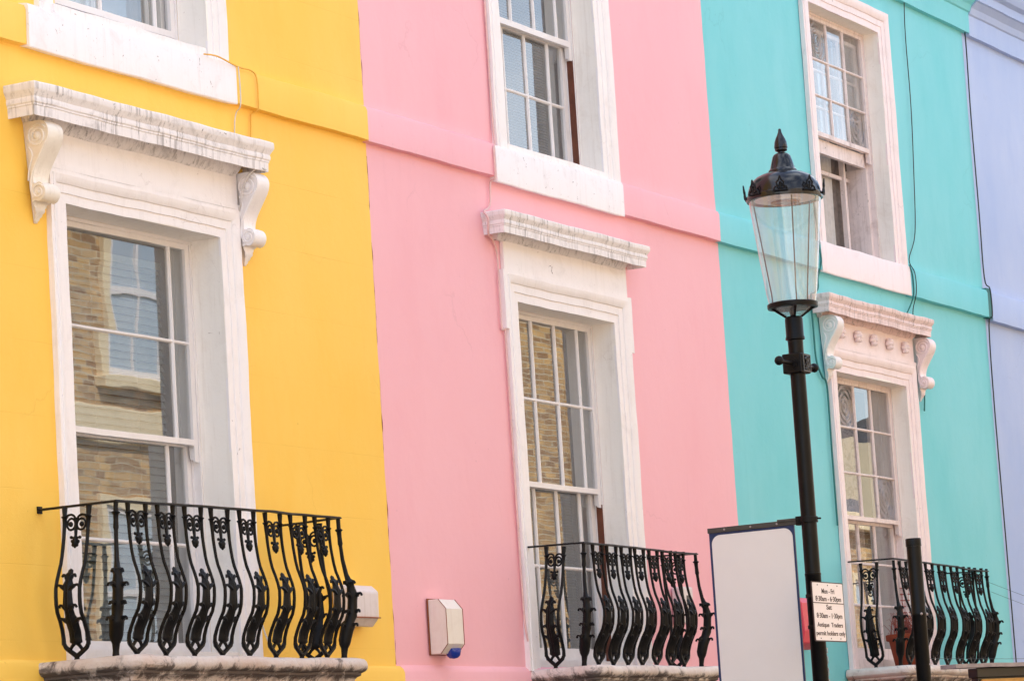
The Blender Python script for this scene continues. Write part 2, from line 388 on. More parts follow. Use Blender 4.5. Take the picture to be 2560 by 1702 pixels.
# ------------------------------------------------------------------ house shells
def wall(house, mat, x0, x1, z0, z1, holes, y=0, thick=.34, left_fray=.0, right_fray=0.):
    b = MB()
    xs = sorted({x0, x1} | {h[0] for h in holes} | {h[1] for h in holes}); zs = sorted({z0, z1} | {h[2] for h in holes} | {h[3] for h in holes})
    zf = []
    for a, c in zip(zs, zs[1:]):
        n = max(1, int((c - a) / .07)); zf += [a + (c - a) * i / n for i in range(n)]
    zf.append(zs[-1])
    def fx(x, z):
        if x == x0 and left_fray: return x + left_fray * (sin(z * 31) + sin(z * 77 + 1) + sin(z * 13)) * .5
        if x == x1 and right_fray: return x + right_fray * (sin(z * 27 + 2) + sin(z * 71) + sin(z * 11 + .5)) * .5
        return x
    for xa, xb in zip(xs, xs[1:]):
        for za, zb in zip(zf, zf[1:]):
            mx_, mz = (xa + xb) / 2, (za + zb) / 2
            if any(h[0] < mx_ < h[1] and h[2] < mz < h[3] for h in holes): continue
            b.add([(fx(xa, za), y, za), (fx(xb, za), y, za), (fx(xb, zb), y, zb), (fx(xa, zb), y, zb)], [(0, 1, 2, 3)])
            if xa == x0: b.add([(fx(xa, za), y, za), (xa, y + thick, za), (xa, y + thick, zb), (fx(xa, zb), y, zb)], [(0, 1, 2, 3)])
            if xb == x1: b.add([(fx(xb, za), y, za), (xb, y + thick, za), (xb, y + thick, zb), (fx(xb, zb), y, zb)], [(0, 1, 2, 3)])
    for h in holes:
        xa, xb, za, zb = h; y2 = y + thick
        b.add([(xa, y, za), (xb, y, za), (xb, y2, za), (xa, y2, za), (xa, y, zb), (xb, y, zb), (xb, y2, zb), (xa, y2, zb)], [(0, 1, 2, 3), (4, 5, 6, 7), (0, 3, 7, 4), (1, 2, 6, 5)])
    for xa, xb in zip(xs, xs[1:]):                    # inner skin stops sky light leaking into the rooms
        for za, zb in zip(zs, zs[1:]):
            mx_, mz = (xa + xb) / 2, (za + zb) / 2
            if any(h[0] < mx_ < h[1] and h[2] < mz < h[3] for h in holes): continue
            b.add([(xa, y + thick, za), (xb, y + thick, za), (xb, y + thick, zb), (xa, y + thick, zb)], [(0, 3, 2, 1)])
    return b.build('wall', mat, house, smooth=0)
def shell(house, x0, x1, top):
    """party walls, back wall, floors, roof: the dark rooms behind the windows"""
    b = MB(); D = 5.5
    b.box(x0 + .01, x0 + .12, .36, D, GZ, top - .3); b.box(x1 - .12, x1 - .01, .36, D, GZ, top - .3)
    b.box(x0 + .12, x1 - .12, D - .12, D, GZ, top - .3)
    for z in (2.2, 5.35, top - .5): b.box(x0 + .12, x1 - .12, .36, D - .12, z, z + .12)
    b.build('interior', 'dark_interior', house, smooth=0)
    r = MB(); r.add([(x0, .2, top - .25), (x1, .2, top - .25), (x1, D, top - .25), (x0, D, top - .25), (x0, D / 2, top + .75), (x1, D / 2, top + .75)], [(0, 1, 5, 4), (2, 3, 4, 5), (0, 4, 3), (1, 2, 5), (0, 3, 2, 1)])
    r.build('roof', 'slate', house, smooth=0)
def band(name, house, mat, x0, x1, z0, z1, d, y=0):
    """string course; the top edge slopes back to the wall"""
    pr = [(0, z0), (-d, z0 + .003), (-d - .002, z1 - .035), (-d + .008, z1 - .01), (0, z1 + .012)]
    c = [[(x, y + yy + .0 if yy else y + .01, zz) for yy, zz in pr] for x in (x0, x1)]
    return MB().sweep(c, .12).build(name, mat, house, wob=.003, smooth=30)

def cornice(parent, mat, xl, xr, z0, prof, name='cornice', wob=.003, y0=0):
    c = [[(xl - o, y0 + .005, z0 + z) for o, z in prof], [(xl - o, y0 - o, z0 + z) for o, z in prof], [(xr + o, y0 - o, z0 + z) for o, z in prof], [(xr + o, y0 + .005, z0 + z) for o, z in prof]]
    return MB().sweep(c, .05).build(name, mat, parent, wob=wob, smooth=28)
CORN = [(.0, -.02), (.02, -.02), (.035, -.008), (.05, .02), (.058, .038), (.15, .040), (.158, .0), (.160, .002), (.162, .050), (.166, .054), (.166, .062), (.171, .068), (.173, .082), (.170, .095), (.178, .11), (.187, .125), (.190, .131), (.190, .160), (.186, .166), (.0, .175)]

def architrave(parent, mat, xL, xR, zB, zT, W, name='architrave', ears=0):
    """U-shaped moulded surround, profile runs from the opening outwards"""
    pr = [(0, .012), (0, -.002), (.30, -.002), (.31, -.010), (.58, -.012), (.60, -.020), (.70, -.030), (.80, -.034), (.86, -.036), (.87, -.030), (1, -.030), (1, .006)]
    pr = [(a * W, b) for a, b in pr]
    c = [[(xL - w_, y, zB) for w_, y in pr], [(xL - w_, y, zT + w_) for w_, y in pr], [(xR + w_, y, zT + w_) for w_, y in pr], [(xR + w_, y, zB) for w_, y in pr]]
    b = MB().sweep(c, .07)
    if ears:
        for s_, xe in ((-1, xL - W), (1, xR + W)):
            x0, x1 = sorted((xe - s_ * .004, xe + s_ * ears)); b.bar(x0, x1, -.0305, .006, zT - .19, zT + W + .001, .07)
    return b.build(name, mat, parent, wob=.0035, smooth=25)

def console(parent, mat, x0, x1, zt, side_mat=None):
    out = [(0, 0), (.10, 0), (.135, -.012), (.155, -.04), (.158, -.07), (.148, -.105), (.125, -.145), (.098, -.185), (.072, -.225), (.056, -.262), (.05, -.295), (.058, -.318), (.085, -.312), (.108, -.325), (.121, -.35), (.119, -.378), (.102, -.402), (.076, -.410), (.055, -.402), (.048, -.418), (.05, -.445), (.036, -.47), (.022, -.488), (.012, -.505), (0, -.508)]
    sm = [(p[0], p[1]) for p in catmull([(a, b, 0) for a, b in out], 3)]
    b = MB()
    n = 6
    # shallow fluting on the front: the outline is scaled a little across the width
    R = []
    for i in range(n + 1):
        t = i / n; x = x0 + (x1 - x0) * t; k = 1 - (.022 if i in (1, 5) else .0) - (.035 if i in (0, n) else 0)
        xm = (x0 + x1) / 2; ring = []
        for q_, (u, v) in enumerate(sm):
            f = 1 if v > -.412 else max(.12, .88 - (-.412 - v) * 8 + .07 * sin(q_ * 2.1))
            ring.append((xm + (x - xm) * f, -u * (k if v > -.41 else .75 + .25 * (1 - abs(2 * t - 1))), zt + v))
        R.append(ring)
    b.rings(R)
    for xs, sg in ((x0, -1), (x1, 1)):                       # volutes on both flanks
        for (cu, cv, rr, turns) in ((.083, -.078, .062, 2.1), (.076, -.362, .038, 1.6)):
            P = []
            for i in range(30):
                a = i / 29 * turns * 2 * pi; r0 = rr * (1 - .78 * i / 29)
                P.append((xs + sg * .002, -(cu + r0 * cos(a + .6)), zt + cv + r0 * sin(a + .6)))
            b.tube(P, .0055, 5)
            b.ball((xs + sg * .002, -cu, zt + cv), rr * .34, 8, .5, 1, 1)
        P = [(xs + sg * .001, -u * .93, zt + v) for u, v in [(.145, -.11), (.118, -.15), (.09, -.19), (.064, -.23), (.045, -.27), (.036, -.31), (.036, -.35), (.05, -.39)]]
        b.tube(catmull(P, 3), .005, 5)
        P = [(xs + sg * .001, -u, zt + v) for u, v in [(.03, -.13), (.05, -.17), (.03, -.23), (.02, -.30)]]
        b.tube(catmull(P, 3), .005, 5)
    return b.build('console', mat, parent, wob=.002, smooth=50)

# sash windows ------------------------------------------------------
def sash(parent, name, mat, gmat, x0, x1, z0, z1, y, stile, rail_b, rail_t, vx, hz, horn=False, mw=.011, gy=None, bull=()):
    b = MB(); t = .034
    b.bar(x0, x0 + stile, y, y + t, z0, z1); b.bar(x1 - stile, x1, y, y + t, z0, z1)
    b.bar(x0 + stile, x1 - stile, y - .002, y + t, z0, z0 + rail_b); b.bar(x0 + stile, x1 - stile, y + .001, y + t, z1 - rail_t, z1)
    ga, gb = z0 + rail_b, z1 - rail_t
    for x in vx:                                              # glazing bars with a thin nose
        c = [[(x - mw, y + .024, z), (x - mw, y + .014, z), (x - mw * .45, y + .003, z), (x + mw * .45, y + .003, z), (x + mw, y + .014, z), (x + mw, y + .024, z)] for z in (ga, gb)]
        b.sweep(c, .1)
    for z in hz:
        c = [[(x, y + .025, z - mw), (x, y + .015, z - mw), (x, y + .004, z - mw * .45), (x, y + .004, z + mw * .45), (x, y + .015, z + mw), (x, y + .025, z + mw)] for x in (x0 + stile, x1 - stile)]
        b.sweep(c, .1)
    if horn:
        poly = [(0, 0), (-.0, -.03), (-.006, -.035), (-.004, -.05), (-.016, -.062), (-.02, -.085), (-.034, -.09), (-.034, 0)]
        for xa, xb in ((x0 + .001, x0 + stile - .001), (x1 - stile + .001, x1 - .001)):
            b.rings([[(x, y - .001 - p * -1 if False else y + .034 + p, z0 + q) for p, q in poly] for x in (xa, xb)])
            b.box(xa, xb, y + .001, y + .033, z0 - .075, z0 - .0005)
    o = b.build(name, mat, parent, wob=.0015, smooth=25)
    xs = [x0 + stile] + list(vx) + [x1 - stile]; zs = [ga] + list(hz) + [gb]
    gb_ = MB(); k = 0
    for i in range(len(xs) - 1):
        for j in range(len(zs) - 1):
            if (i, j) in bull: continue
            tx, tz = random.uniform(-1, 1) * .0012, random.uniform(-1, 1) * .0010
            yy = y + .019
            gb_.add([(xs[i], yy - tx - tz, zs[j]), (xs[i + 1], yy + tx - tz, zs[j]), (xs[i + 1], yy + tx + tz, zs[j + 1]), (xs[i], yy - tx + tz, zs[j + 1])], [(0, 1, 2, 3)])
    gb_.build('glass', gmat, parent, smooth=0)
    for (i, j) in bull:
        cx, cz = (xs[i] + xs[i + 1]) / 2, (zs[j] + zs[j + 1]) / 2
        MB().add([(xs[i], y + .019, zs[j]), (xs[i + 1], y + .019, zs[j]), (xs[i + 1], y + .019, zs[j + 1]), (xs[i], y + .019, zs[j + 1])], [(0, 1, 2, 3)]).build('bullseye_pane', 'bullseye_glass', parent, smooth=0, origin=(cx, y + .019, cz))
    return o

def window(house, xL, xR, zB, zT, rd, trim, frame_mat, reveal_mat, label=None):
    """window = the box frame; everything else of it hangs below"""
    b = MB(); y0, y1 = rd, rd + .11; f = .017
    b.box(xL, xL + f, y0, y1, zB, zT); b.box(xR - f, xR, y0, y1, zB, zT); b.box(xL + f, xR - f, y0 + .001, y1, zT - .02, zT); b.box(xL + f, xR - f, y0 - .002, y1, zB, zB + .022)
    for x0, x1 in ((xL + f, xL + f + .007), (xR - f - .007, xR - f)): b.box(x0, x1, y0 + .046, y0 + .054, zB + .022, zT - .02)    # parting bead
    win = b.build('window', frame_mat, house, wob=.001, smooth=0)
    if label: win['label'] = label
    r = MB(); t = .014                                           # plastered reveal: jambs, soffit
    c = [[(xL - t, y, zB), (xL, y, zB), (xL, y, zT), (xR, y, zT), (xR, y, zB), (xR + t, y, zB), (xR + t, y, zT + t), (xL - t, y, zT + t)] for y in (-.001, rd - .001)]
    r.sweep(c, .05); r.build('reveal', reveal_mat, win, wob=.0025, smooth=25)
    inn = MB(); c = [[(xL - t, y, zB), (xL + .02, y, zB), (xL + .02, y, zT - .02), (xR - .02, y, zT - .02), (xR - .02, y, zB), (xR + t, y, zB), (xR + t, y, zT + t), (xL - t, y, zT + t)] for y in (rd + .112, .36)]
    inn.sweep(c, .3); inn.box(xL - t, xR + t, rd + .112, .36, zB - .03, zB - .001)
    inn.build('shutter_box', frame_mat, win, smooth=0)
    return win

def blind(name, label, x0, x1, z0, z1, y, pitch, depth, tilt, mat, cord=()):
    b = MB(); z = z1 - .05; i = 0
    while z > z0:
        dy, dz = depth / 2 * cos(tilt), depth / 2 * sin(tilt)
        b.add([(x0, y - dy, z - dz), (x1, y - dy, z - dz), (x1, y, z + .0015), (x0, y, z + .0015), (x1, y + dy, z + dz), (x0, y + dy, z + dz)], [(0, 1, 2, 3), (3, 2, 4, 5)])
        z -= pitch * (1 + .03 * sin(i * 1.7)); i += 1
    b.box(x0, x1, y - .02, y + .02, z1 - .04, z1)
    for cx in cord: b.box(cx - .002, cx + .002, y - depth / 2 - .002, y - depth / 2, z0, z1 - .05)
    o = b.build(name, mat, smooth=0); return tag(o, label, 'blind')
def curtain(name, label, x0, x1, z0, z1, y, amp, waves, mat, cat='curtain', slant=0):
    b = MB(); n = int(waves * 10); R = []
    for j in range(9):
        z = z0 + (z1 - z0) * j / 8
        R.append([(x0 + (x1 - x0) * i / n + slant * (1 - j / 8), y + amp * sin(i / n * waves * 2 * pi + .6 * sin(j * .7)) + .3 * amp * sin(i * 1.3), z) for i in range(n + 1)])
    b.rings(R, closed=False, cap=False)
    return tag(b.build(name, mat, smooth=80), label, cat)

# balconies ---------------------------------------------------------
BPROF = [(0, 0), (.064, .002), (.134, .008), (.222, .019), (.29, .036), (.323, .050), (.358, .065), (.416, .078), (.474, .077), (.518, .068), (.577, .039), (.635, .012), (.67, .008), (.76, .0)]
def bulge(d):
    for (a, p), (b, q) in zip(BPROF, BPROF[1:]):
        if d <= b:
            t = (d - a) / (b - a); t = t * t * (3 - 2 * t) * .5 + t * .5; return p + (q - p) * t
    return 0.
def panel_mesh(ws=1.0, H=.76):
    """one cast baluster pair; local -Y is outwards, origin under the rail at the foot"""
    k = H / .76
    def P(u, d, out=0): return (u * ws, -bulge(d) - out, H - d * k)
    b = MB()
    for s_ in (-1, 1):
        ds = [0, .02, .05, .056, .064, .09, .12, .16, .2, .25, .29, .33, .37, .41, .45, .49, .53, .57, .61, .65, .685]
        us = [.073, .0725, .071, .071, .071, .071, .071, .071, .071, .071, .071, .071, .071, .071, .071, .071, .071, .071, .072, .074, .073]
        rs = [.015, .0135, .011, .019, .012, .0105, .0095, .0092, .009, .009, .009, .009, .0092, .0095, .0098, .01, .01, .01, .0102, .0105, .0115]
        b.tube([P(s_ * u, d) for u, d in zip(us, ds)], rs, 6, up=(1, 0, 0))
        b.tube([P(s_ * .072, .68), P(s_ * .062, .698), P(s_ * .038, .716), P(s_ * .012, .733), P(0, .742)], [.0115, .013, .0125, .013, .014], 6, up=(0, 1, 0))
        b.tube([P(s_ * .004, .676), P(s_ * .022, .69), P(s_ * .036, .708)], .009, 5, up=(0, 1, 0))
        # ring scroll and the loop above it
        cx, cd = .030, .093; P1 = [P(s_ * (cx + .0255 * cos(a / 12 * 2 * pi)), cd - .0285 * sin(a / 12 * 2 * pi)) for a in range(13)]
        b.tube(P1, .0062, 5, up=(0, 1, 0))
        b.ball(P(s_ * (cx + .003), cd), .0135, 7, 1, .8, 1)
        b.tube(catmull([P(s_ * .071, .066), P(s_ * .055, .050), P(s_ * .03, .046), P(s_ * .010, .058), P(s_ * .004, .085)], 3), .0062, 5, up=(0, 1, 0))
        b.tube([P(s_ * .072, .073), P(s_ * .058, .082)], .006, 5, up=(0, 1, 0))
        b.ball(P(s_ * .0255, .158), .0085, 7); b.tube([P(0, .163), P(s_ * .0255, .158)], .006, 5, up=(0, 1, 0))
        b.ball(P(s_ * .016, .178), .010, 7); b.ball(P(s_ * .011, .196), .009, 7)
        # leaf curls of the foot ornament
        for d0, reach, rr in ((.347, .040, .0065), (.398, .070, .0072), (.497, .052, .0072), (.562, .072, .0085)):
            r2 = reach
            b.tube(catmull([P(s_ * .012, d0 + .02, .004), P(s_ * r2 * .55, d0 + .001, .006), P(s_ * r2 * .85, d0 - .004, .004), P(s_ * r2, d0 + .008, .002)], 3), [rr * 1.5] * 4 + [rr] * 6, 5, up=(0, 1, 0))
    b.tube([P(0, .06), P(0, .12), P(0, .15), P(0, .17), P(0, .185), P(0, .20), P(0, .212)], [.007, .0095, .0075, .015, .019, .012, .003], 7, up=(0, 1, 0))
    D = [.314, .322, .335, .342, .352, .37, .392, .405, .43, .48, .50, .515, .545, .565, .58, .62, .655, .672, .684]
    Rr = [.004, .015, .017, .024, .018, .021, .031, .026, .026, .030, .035, .028, .031, .042, .038, .037, .036, .038, .020]
    b.tube([P(0, d) for d in D], Rr, 8, .52, 1.02, up=(1, 0, 0))
    for u in (-.009, .009): b.tube([P(u, d, r * .44) for d, r in zip(D[4:17], Rr[4:17])], .0045, 4, up=(1, 0, 0))
    b.tube([P(0, .735), P(0, .748), P(0, .76)], [.0165, .0125, .0155], 7, up=(1, 0, 0))
    return b
def post_mesh(H=.76, dx=0, dy=-1):
    k = H / .76
    def P(u, d, v=0): bb = bulge(d) * .55; return (u + dx * bb, v + dy * bb, H - d * k)
    b = MB(); D = [0, .03, .052, .060, .070, .10, .135, .142, .15, .22, .30, .33, .345, .36, .40, .415, .44, .50, .52, .56, .575, .60, .66, .68, .70, .735, .76]
    R = [.012, .0115, .012, .023, .014, .0125, .0145, .012, .0105, .011, .013, .017, .030, .021, .028, .032, .027, .028, .031, .028, .040, .037, .035, .030, .020, .016, .018]
    b.tube([P(0, d) for d in D], R, 8, up=(1, 0, 0))
    for a in range(4):
        ca, sa = cos(a * pi / 2), sin(a * pi / 2)
        for d0, reach in ((.343, .034), (.410, .060), (.500, .048), (.575, .060)):
            b.tube(catmull([P(.012 * ca, d0 + .02, .012 * sa), P(reach * .6 * ca, d0, reach * .6 * sa), P(reach * .9 * ca, d0 - .004, reach * .9 * sa), P(reach * ca, d0 + .010, reach * sa)], 3), [.012] * 4 + [.007] * 6, 5)
    return b
def balcony(house, x0, x1, yf, z0, H, nf, sx0, sx1, syf, stone, ws=1.0, xr_wall=None, sag=0., label=None, ret=.25, xl_wall=None, zr=None, tl=(0, 0), f0=.115, fs=.1215):
    # slab with torus nosing, fillet and cyma below, rounded front corners
    pr = [(-.14, .004), (0, .0), (.014, -.004), (.026, -.016), (.031, -.034), (.029, -.052), (.018, -.066), (.002, -.073), (-.006, -.076), (-.008, -.088), (-.014, -.092), (-.03, -.098), (-.042, -.11), (-.048, -.124), (-.06, -.130), (-.14, -.132)]
    rc = .055; cs = [[(sx0 - o, .0, z0 + z) for o, z in pr]]
    for cx, a0, a1 in ((sx0 + rc, pi, 1.5 * pi), (sx1 - rc, 1.5 * pi, 2 * pi)):
        for i in range(6):
            a = a0 + (a1 - a0) * i / 5; cs.append([(cx + max(rc + o, .012) * cos(a) if rc + o > 0 else cx + (rc + o) * cos(a), syf + rc + (rc + o) * sin(a), z0 + z) for o, z in pr])
    cs.append([(sx1 + o, .0, z0 + z) for o, z in pr])
    b = MB().sweep(cs, .05)
    b.box(sx0 + .10, sx1 - .10, syf + .10, .004, z0 - .122, z0 - .008)
    slab = b.build('balcony', stone, house, wob=.005, smooth=32)
    if label: slab['label'] = label
    xr_w = x1 if xr_wall is None else xr_wall; xl_w = x0 if xl_wall is None else xl_wall
    zr = zr or (0, 0, 0, 0)
    # handrail
    zt = z0 + H
    pts = [(xl_w, 0, zt + zr[0]), (x0, yf, zt + zr[1]), (x0 + (x1 - x0) * .66, yf - sag, zt + zr[1] * .4 + zr[2] * .6 + sag * .1), (x0 + (x1 - x0) * .77, yf, zt + zr[2] - sag * .1), (x1, yf, zt + zr[2]), (xr_w, 0, zt + zr[3])]
    rb = MB(); R = []
    for i, p in enumerate(pts):
        a = Vector(pts[max(i - 1, 0)]); c = Vector(pts[min(i + 1, len(pts) - 1)]); q = Vector(p)
        d1 = (q - a).normalized() if i else (c - q).normalized(); d2 = (c - q).normalized() if i < len(pts) - 1 else d1
        nn = Vector((-(d1 + d2).y, (d1 + d2).x, 0)).normalized(); k = 1 / max(.5, nn.dot(Vector((-d1.y, d1.x, 0)).normalized()))
        R.append([tuple(q + nn * (s_ * .016 * k) + Vector((0, 0, zz))) for s_, zz in ((-1, -.004), (-1, .002), (-.55, .007), (.55, .007), (1, .002), (1, -.004))])
    rb.sweep(R, .08); rb.box(xl_w - .018, xl_w + .018, -.006, .004, zt + zr[0] - .018, zt + zr[0] + .018); rb.box(xr_w - .018, xr_w + .018, -.006, .004, zt + zr[3] - .018, zt + zr[3] + .018)
    rb.build('handrail', 'black_iron', slab, wob=.002, smooth=30)
    pm = panel_mesh(ws, H).build('baluster', 'black_iron', slab, smooth=50); me = pm.data; first = True
    def put(loc, rz):
        nonlocal first
        o = pm if first else pm.copy()
        if not first: C.objects.link(o); o.parent = slab
        f = min(1, max(0, (loc[0] - x0) / (x1 - x0))); off = tl[0] * (1 - f) + tl[1] * f
        o.matrix_basis = Matrix.Translation((loc[0], loc[1] + off, loc[2])) @ Matrix.Rotation(math.atan(off / H) + random.uniform(-.005, .005), 4, 'X') @ Matrix.Rotation(rz, 4, 'Z'); first = False; return o
    for i in range(1, nf + 1):
        put((x0 + (x1 - x0) * (f0 + fs * (i - 1)), yf, z0), random.uniform(-.05, .05))
    put(((x0 + xl_w) / 2, yf * .5, z0), -pi / 2)
    put((x1 + (xr_w - x1) * .5, yf * .5, z0), pi / 2)
    for xx, dx in ((x0, -1), (x1, 1)):
        off = tl[0] if dx < 0 else tl[1]
        o = post_mesh(H, dx, -1).build('corner_post', 'black_iron', slab, smooth=50); o.matrix_basis = Matrix.Translation((xx, yf + off, z0)) @ Matrix.Rotation(math.atan(off / H), 4, 'X')
    return slab

# ================================================================== YELLOW HOUSE
YX0, YX1 = 12.2, 17.10
hy = thing('terraced_house', 'yellow stucco terraced house at the left end of the row with a wide balcony', 'house', (14.6, 0, GZ), 'painted terraced houses')
hp = thing('terraced_house', 'pink stucco terraced house between the yellow and the turquoise ones', 'house', (19.6, 0, GZ), 'painted terraced houses')
ht = thing('terraced_house', 'turquoise stucco terraced house behind the street lamp, rosettes over its lower window', 'house', (24.8, 0, GZ), 'painted terraced houses')
hb = thing('terraced_house', 'pale periwinkle blue terraced house at the right edge of the row', 'house', (30, 0, GZ), 'painted terraced houses')
class Sub:
    pass
def rel(o, h): o.location = Vector(o.location) - Vector(h.location)
YW = dict(xL=14.03, xR=15.465); PW = dict(xL=18.885, xR=20.25); TW = dict(xL=24.03, xR=25.46)
def hole(d, zB, zT): return (d['xL'] - .012, d['xR'] + .012, zB, zT + .012)
TOPS = 9.3
wall(hy, 'yellow_stucco', YX0, YX1, 2.35, TOPS, [hole(YW, 2.47, 4.82), hole(YW, 5.80, 7.70)], y=.002, right_fray=.0035)
wall(hp, 'pink_stucco', YX1 - .03, 22.03, 2.2, TOPS, [hole(PW, 2.47, 4.815), hole(PW, 5.78, 7.70)], y=.006, right_fray=.003)
wall(ht, 'teal_stucco', 22.0, 27.45, 2.42, TOPS, [hole(TW, 2.50, 4.80), hole(TW, 5.79, 7.71)], y=.010)
wall(hb, 'blue_stucco', 27.44, 33.0, 2.3, TOPS, [], y=.014)
for h, a, b_ in ((hy, YX0, YX1), (hp, YX1, 22.02), (ht, 22.02, 27.45), (hb, 27.45, 33.0)): shell(h, a, b_, TOPS)
# string courses between the floors
band('string_course', hy, 'yellow_stucco', YX0, 13.70, 5.585, 5.80, .045, .002); band('string_course', hy, 'yellow_stucco', 15.62, YX1 - .04, 5.585, 5.80, .045, .002)
band('string_course', hp, 'pink_stucco', YX1 - .037, 18.66, 5.58, 5.80, .040); band('string_course', hp, 'pink_stucco', 20.42, 21.975, 5.56, 5.79, .045)
band('string_course', ht, 'teal_stucco', 21.978, 23.82, 5.56, 5.79, .042, .003); band('string_course', ht, 'teal_stucco', 25.64, 27.40, 5.545, 5.79, .05, .003)
band('string_course', hb, 'blue_stucco', 27.50, 33.0, 5.52, 5.79, .05, .006)
MB().box(27.402, 27.498, -.040, .01, 5.54, 5.80).build('band_end', 'cable_teal', ht, wob=.003, smooth=0)
# base bands above the shopfronts
band('base_band', hy, 'yellow_stucco', YX0, YX1 + .05, 2.33, 2.486, .028, .002)
band('base_band', hp, 'pink_stucco', YX1 + .052, 22.05, 2.18, 2.488, .022)
# top cornices
for h, mt, a, b_, y in ((ht, 'teal_stucco', 22.05, 27.52, .003), (hb, 'blue_stucco', 27.52, 33.0, .006)):
    pr = [(.0, 8.06), (.04, 8.06), (.045, 8.24), (.06, 8.25), (.08, 8.30), (.13, 8.345), (.15, 8.35), (.155, 8.42), (.2, 8.44), (.24, 8.50), (.25, 8.56), (0, 8.6)]
    MB().sweep([[(x, y - o + (.01 if o == 0 else 0), z - (.02 if h is hb else 0)) for o, z in pr] for x in (a, b_)], .15).build('crowning_cornice', mt, h, wob=.003, smooth=25)
for h, mt, a, b_ in ((hy, 'yellow_stucco', YX0, YX1 + .04), (hp, 'pink_stucco', YX1 + .045, 22.04)):
    pr = [(.0, 8.3), (.05, 8.3), (.06, 8.45), (.15, 8.55), (.16, 8.62), (.22, 8.7), (0, 8.74)]
    MB().sweep([[(x, -o + (.01 if o == 0 else 0), z) for o, z in pr] for x in (a, b_)], .3).build('crowning_cornice', mt, h, smooth=25)

for z0_, z1_ in ((2.5, 5.55), (5.82, 8.2)):
    P_ = []; R_ = []
    for i in range(int((z1_ - z0_) / .03)):
        z = z0_ + i * .03; P_.append((YX1 + .001 + .0025 * sin(z * 17), .002 + .002 * sin(z * 9), z)); R_.append(max(.0004, .0032 * (sin(z * 5.3) * sin(z * 13 + 1) * sin(z * 31)) + .0006))
    MB().tube(P_, R_, 5).build('joint_crack', 'rust_edge', hp, smooth=80)
# ---- yellow lower window
rd = .195
wy = window(hy, YW['xL'], YW['xR'], 2.47, 4.82, rd, None, 'sash_paint', 'grey_reveal', 'tall sash window opening on the yellow house balcony')
architrave(wy, 'white_trim', YW['xL'], YW['xR'], 2.47, 4.82, .165)
MB().bar(13.87, 15.625, -.020, .004, 4.99, 5.20).build('frieze', 'white_trim', wy, wob=.002, smooth=0)
MB().bar(13.86, 15.64, -.030, -.019, 4.986, 5.012).build('frieze_fillet', 'white_trim', wy, wob=.002, smooth=0)
cornice(wy, 'white_cornice', 13.735, 15.575, 5.192, CORN)
console(wy, 'cream_console', 13.695, 13.825, 5.19); console(wy, 'white_trim', 15.63, 15.75, 5.19)
x0, x1 = YW['xL'] + .018, YW['xR'] - .018
sash(wy, 'upper_sash', 'sash_paint', 'window_glass', x0, x1, 3.688, 4.80, rd + .006, .040, .032, .030, [14.23, 15.262], [4.25], horn=True, mw=.010)
sash(wy, 'lower_sash', 'sash_paint', 'window_glass', x0, x1, 2.555, 3.712, rd + .056, .046, .062, .03, [14.25, 15.235], [3.147], mw=.010)
MB().bar(YW['xL'], YW['xR'], .02, rd + .1, 2.47, 2.553).build('sill', 'sash_paint', wy, wob=.002, smooth=0)
blind('venetian_blind', 'wide slatted grey blind behind the tall window of the yellow house', YW['xL'] + .06, YW['xR'] - .03, 2.60, 4.72, .40, .041, .045, radians(62), 'blind_slat', (14.3, 14.75, 15.15))
# ---- yellow upper window
wy2 = window(hy, YW['xL'] - .03, YW['xR'] - .03, 5.80, 7.70, .19, None, 'sash_paint', 'grey_reveal')
architrave(wy2, 'white_trim', YW['xL'] - .03, YW['xR'] - .03, 5.80, 7.70, .165)
def sill(parent, mat, x0, x1, z0, z1, d, step=True):
    b = MB(); pr = [(0, z0 + .012), (-d + .004, z0), (-d, z0 + .006), (-d, z1 - .02), (-d + .01, z1), (0, z1 + .008), (.12, z1 + .03), (.12, z0 + .03)]
    b.sweep([[(x, y, z) for y, z in pr] for x in (x0, x1)], .07); return b.build('sill', mat, parent, wob=.0032, smooth=30)
sill(wy2, 'white_sill', 13.70, 15.62, 5.572, 5.80, .06)
MB().bar(13.98, 15.39, -.02, .19, 5.80, 5.86).build('sub_sill', 'white_sill', wy2, wob=.004, smooth=0, bev=.004)
sash(wy2, 'lower_sash', 'sash_paint', 'window_glass_flat', YW['xL'], YW['xR'] - .06, 5.855, 6.85, .246, .05, .022, .03, [14.73, 15.24], [6.4], mw=.011)
sash(wy2, 'upper_sash', 'sash_paint', 'window_glass_flat', YW['xL'] - .012, YW['xR'] - .048, 5.952, 7.68, .196, .040, .036, .03, [14.18, 14.72, 15.24], [6.85], mw=.012)
curtain('net_curtain', 'white net curtain behind the upper window of the yellow house', 14.05, 15.0, 5.9, 7.6, .42, .02, 9, 'net_curtain_cloth')

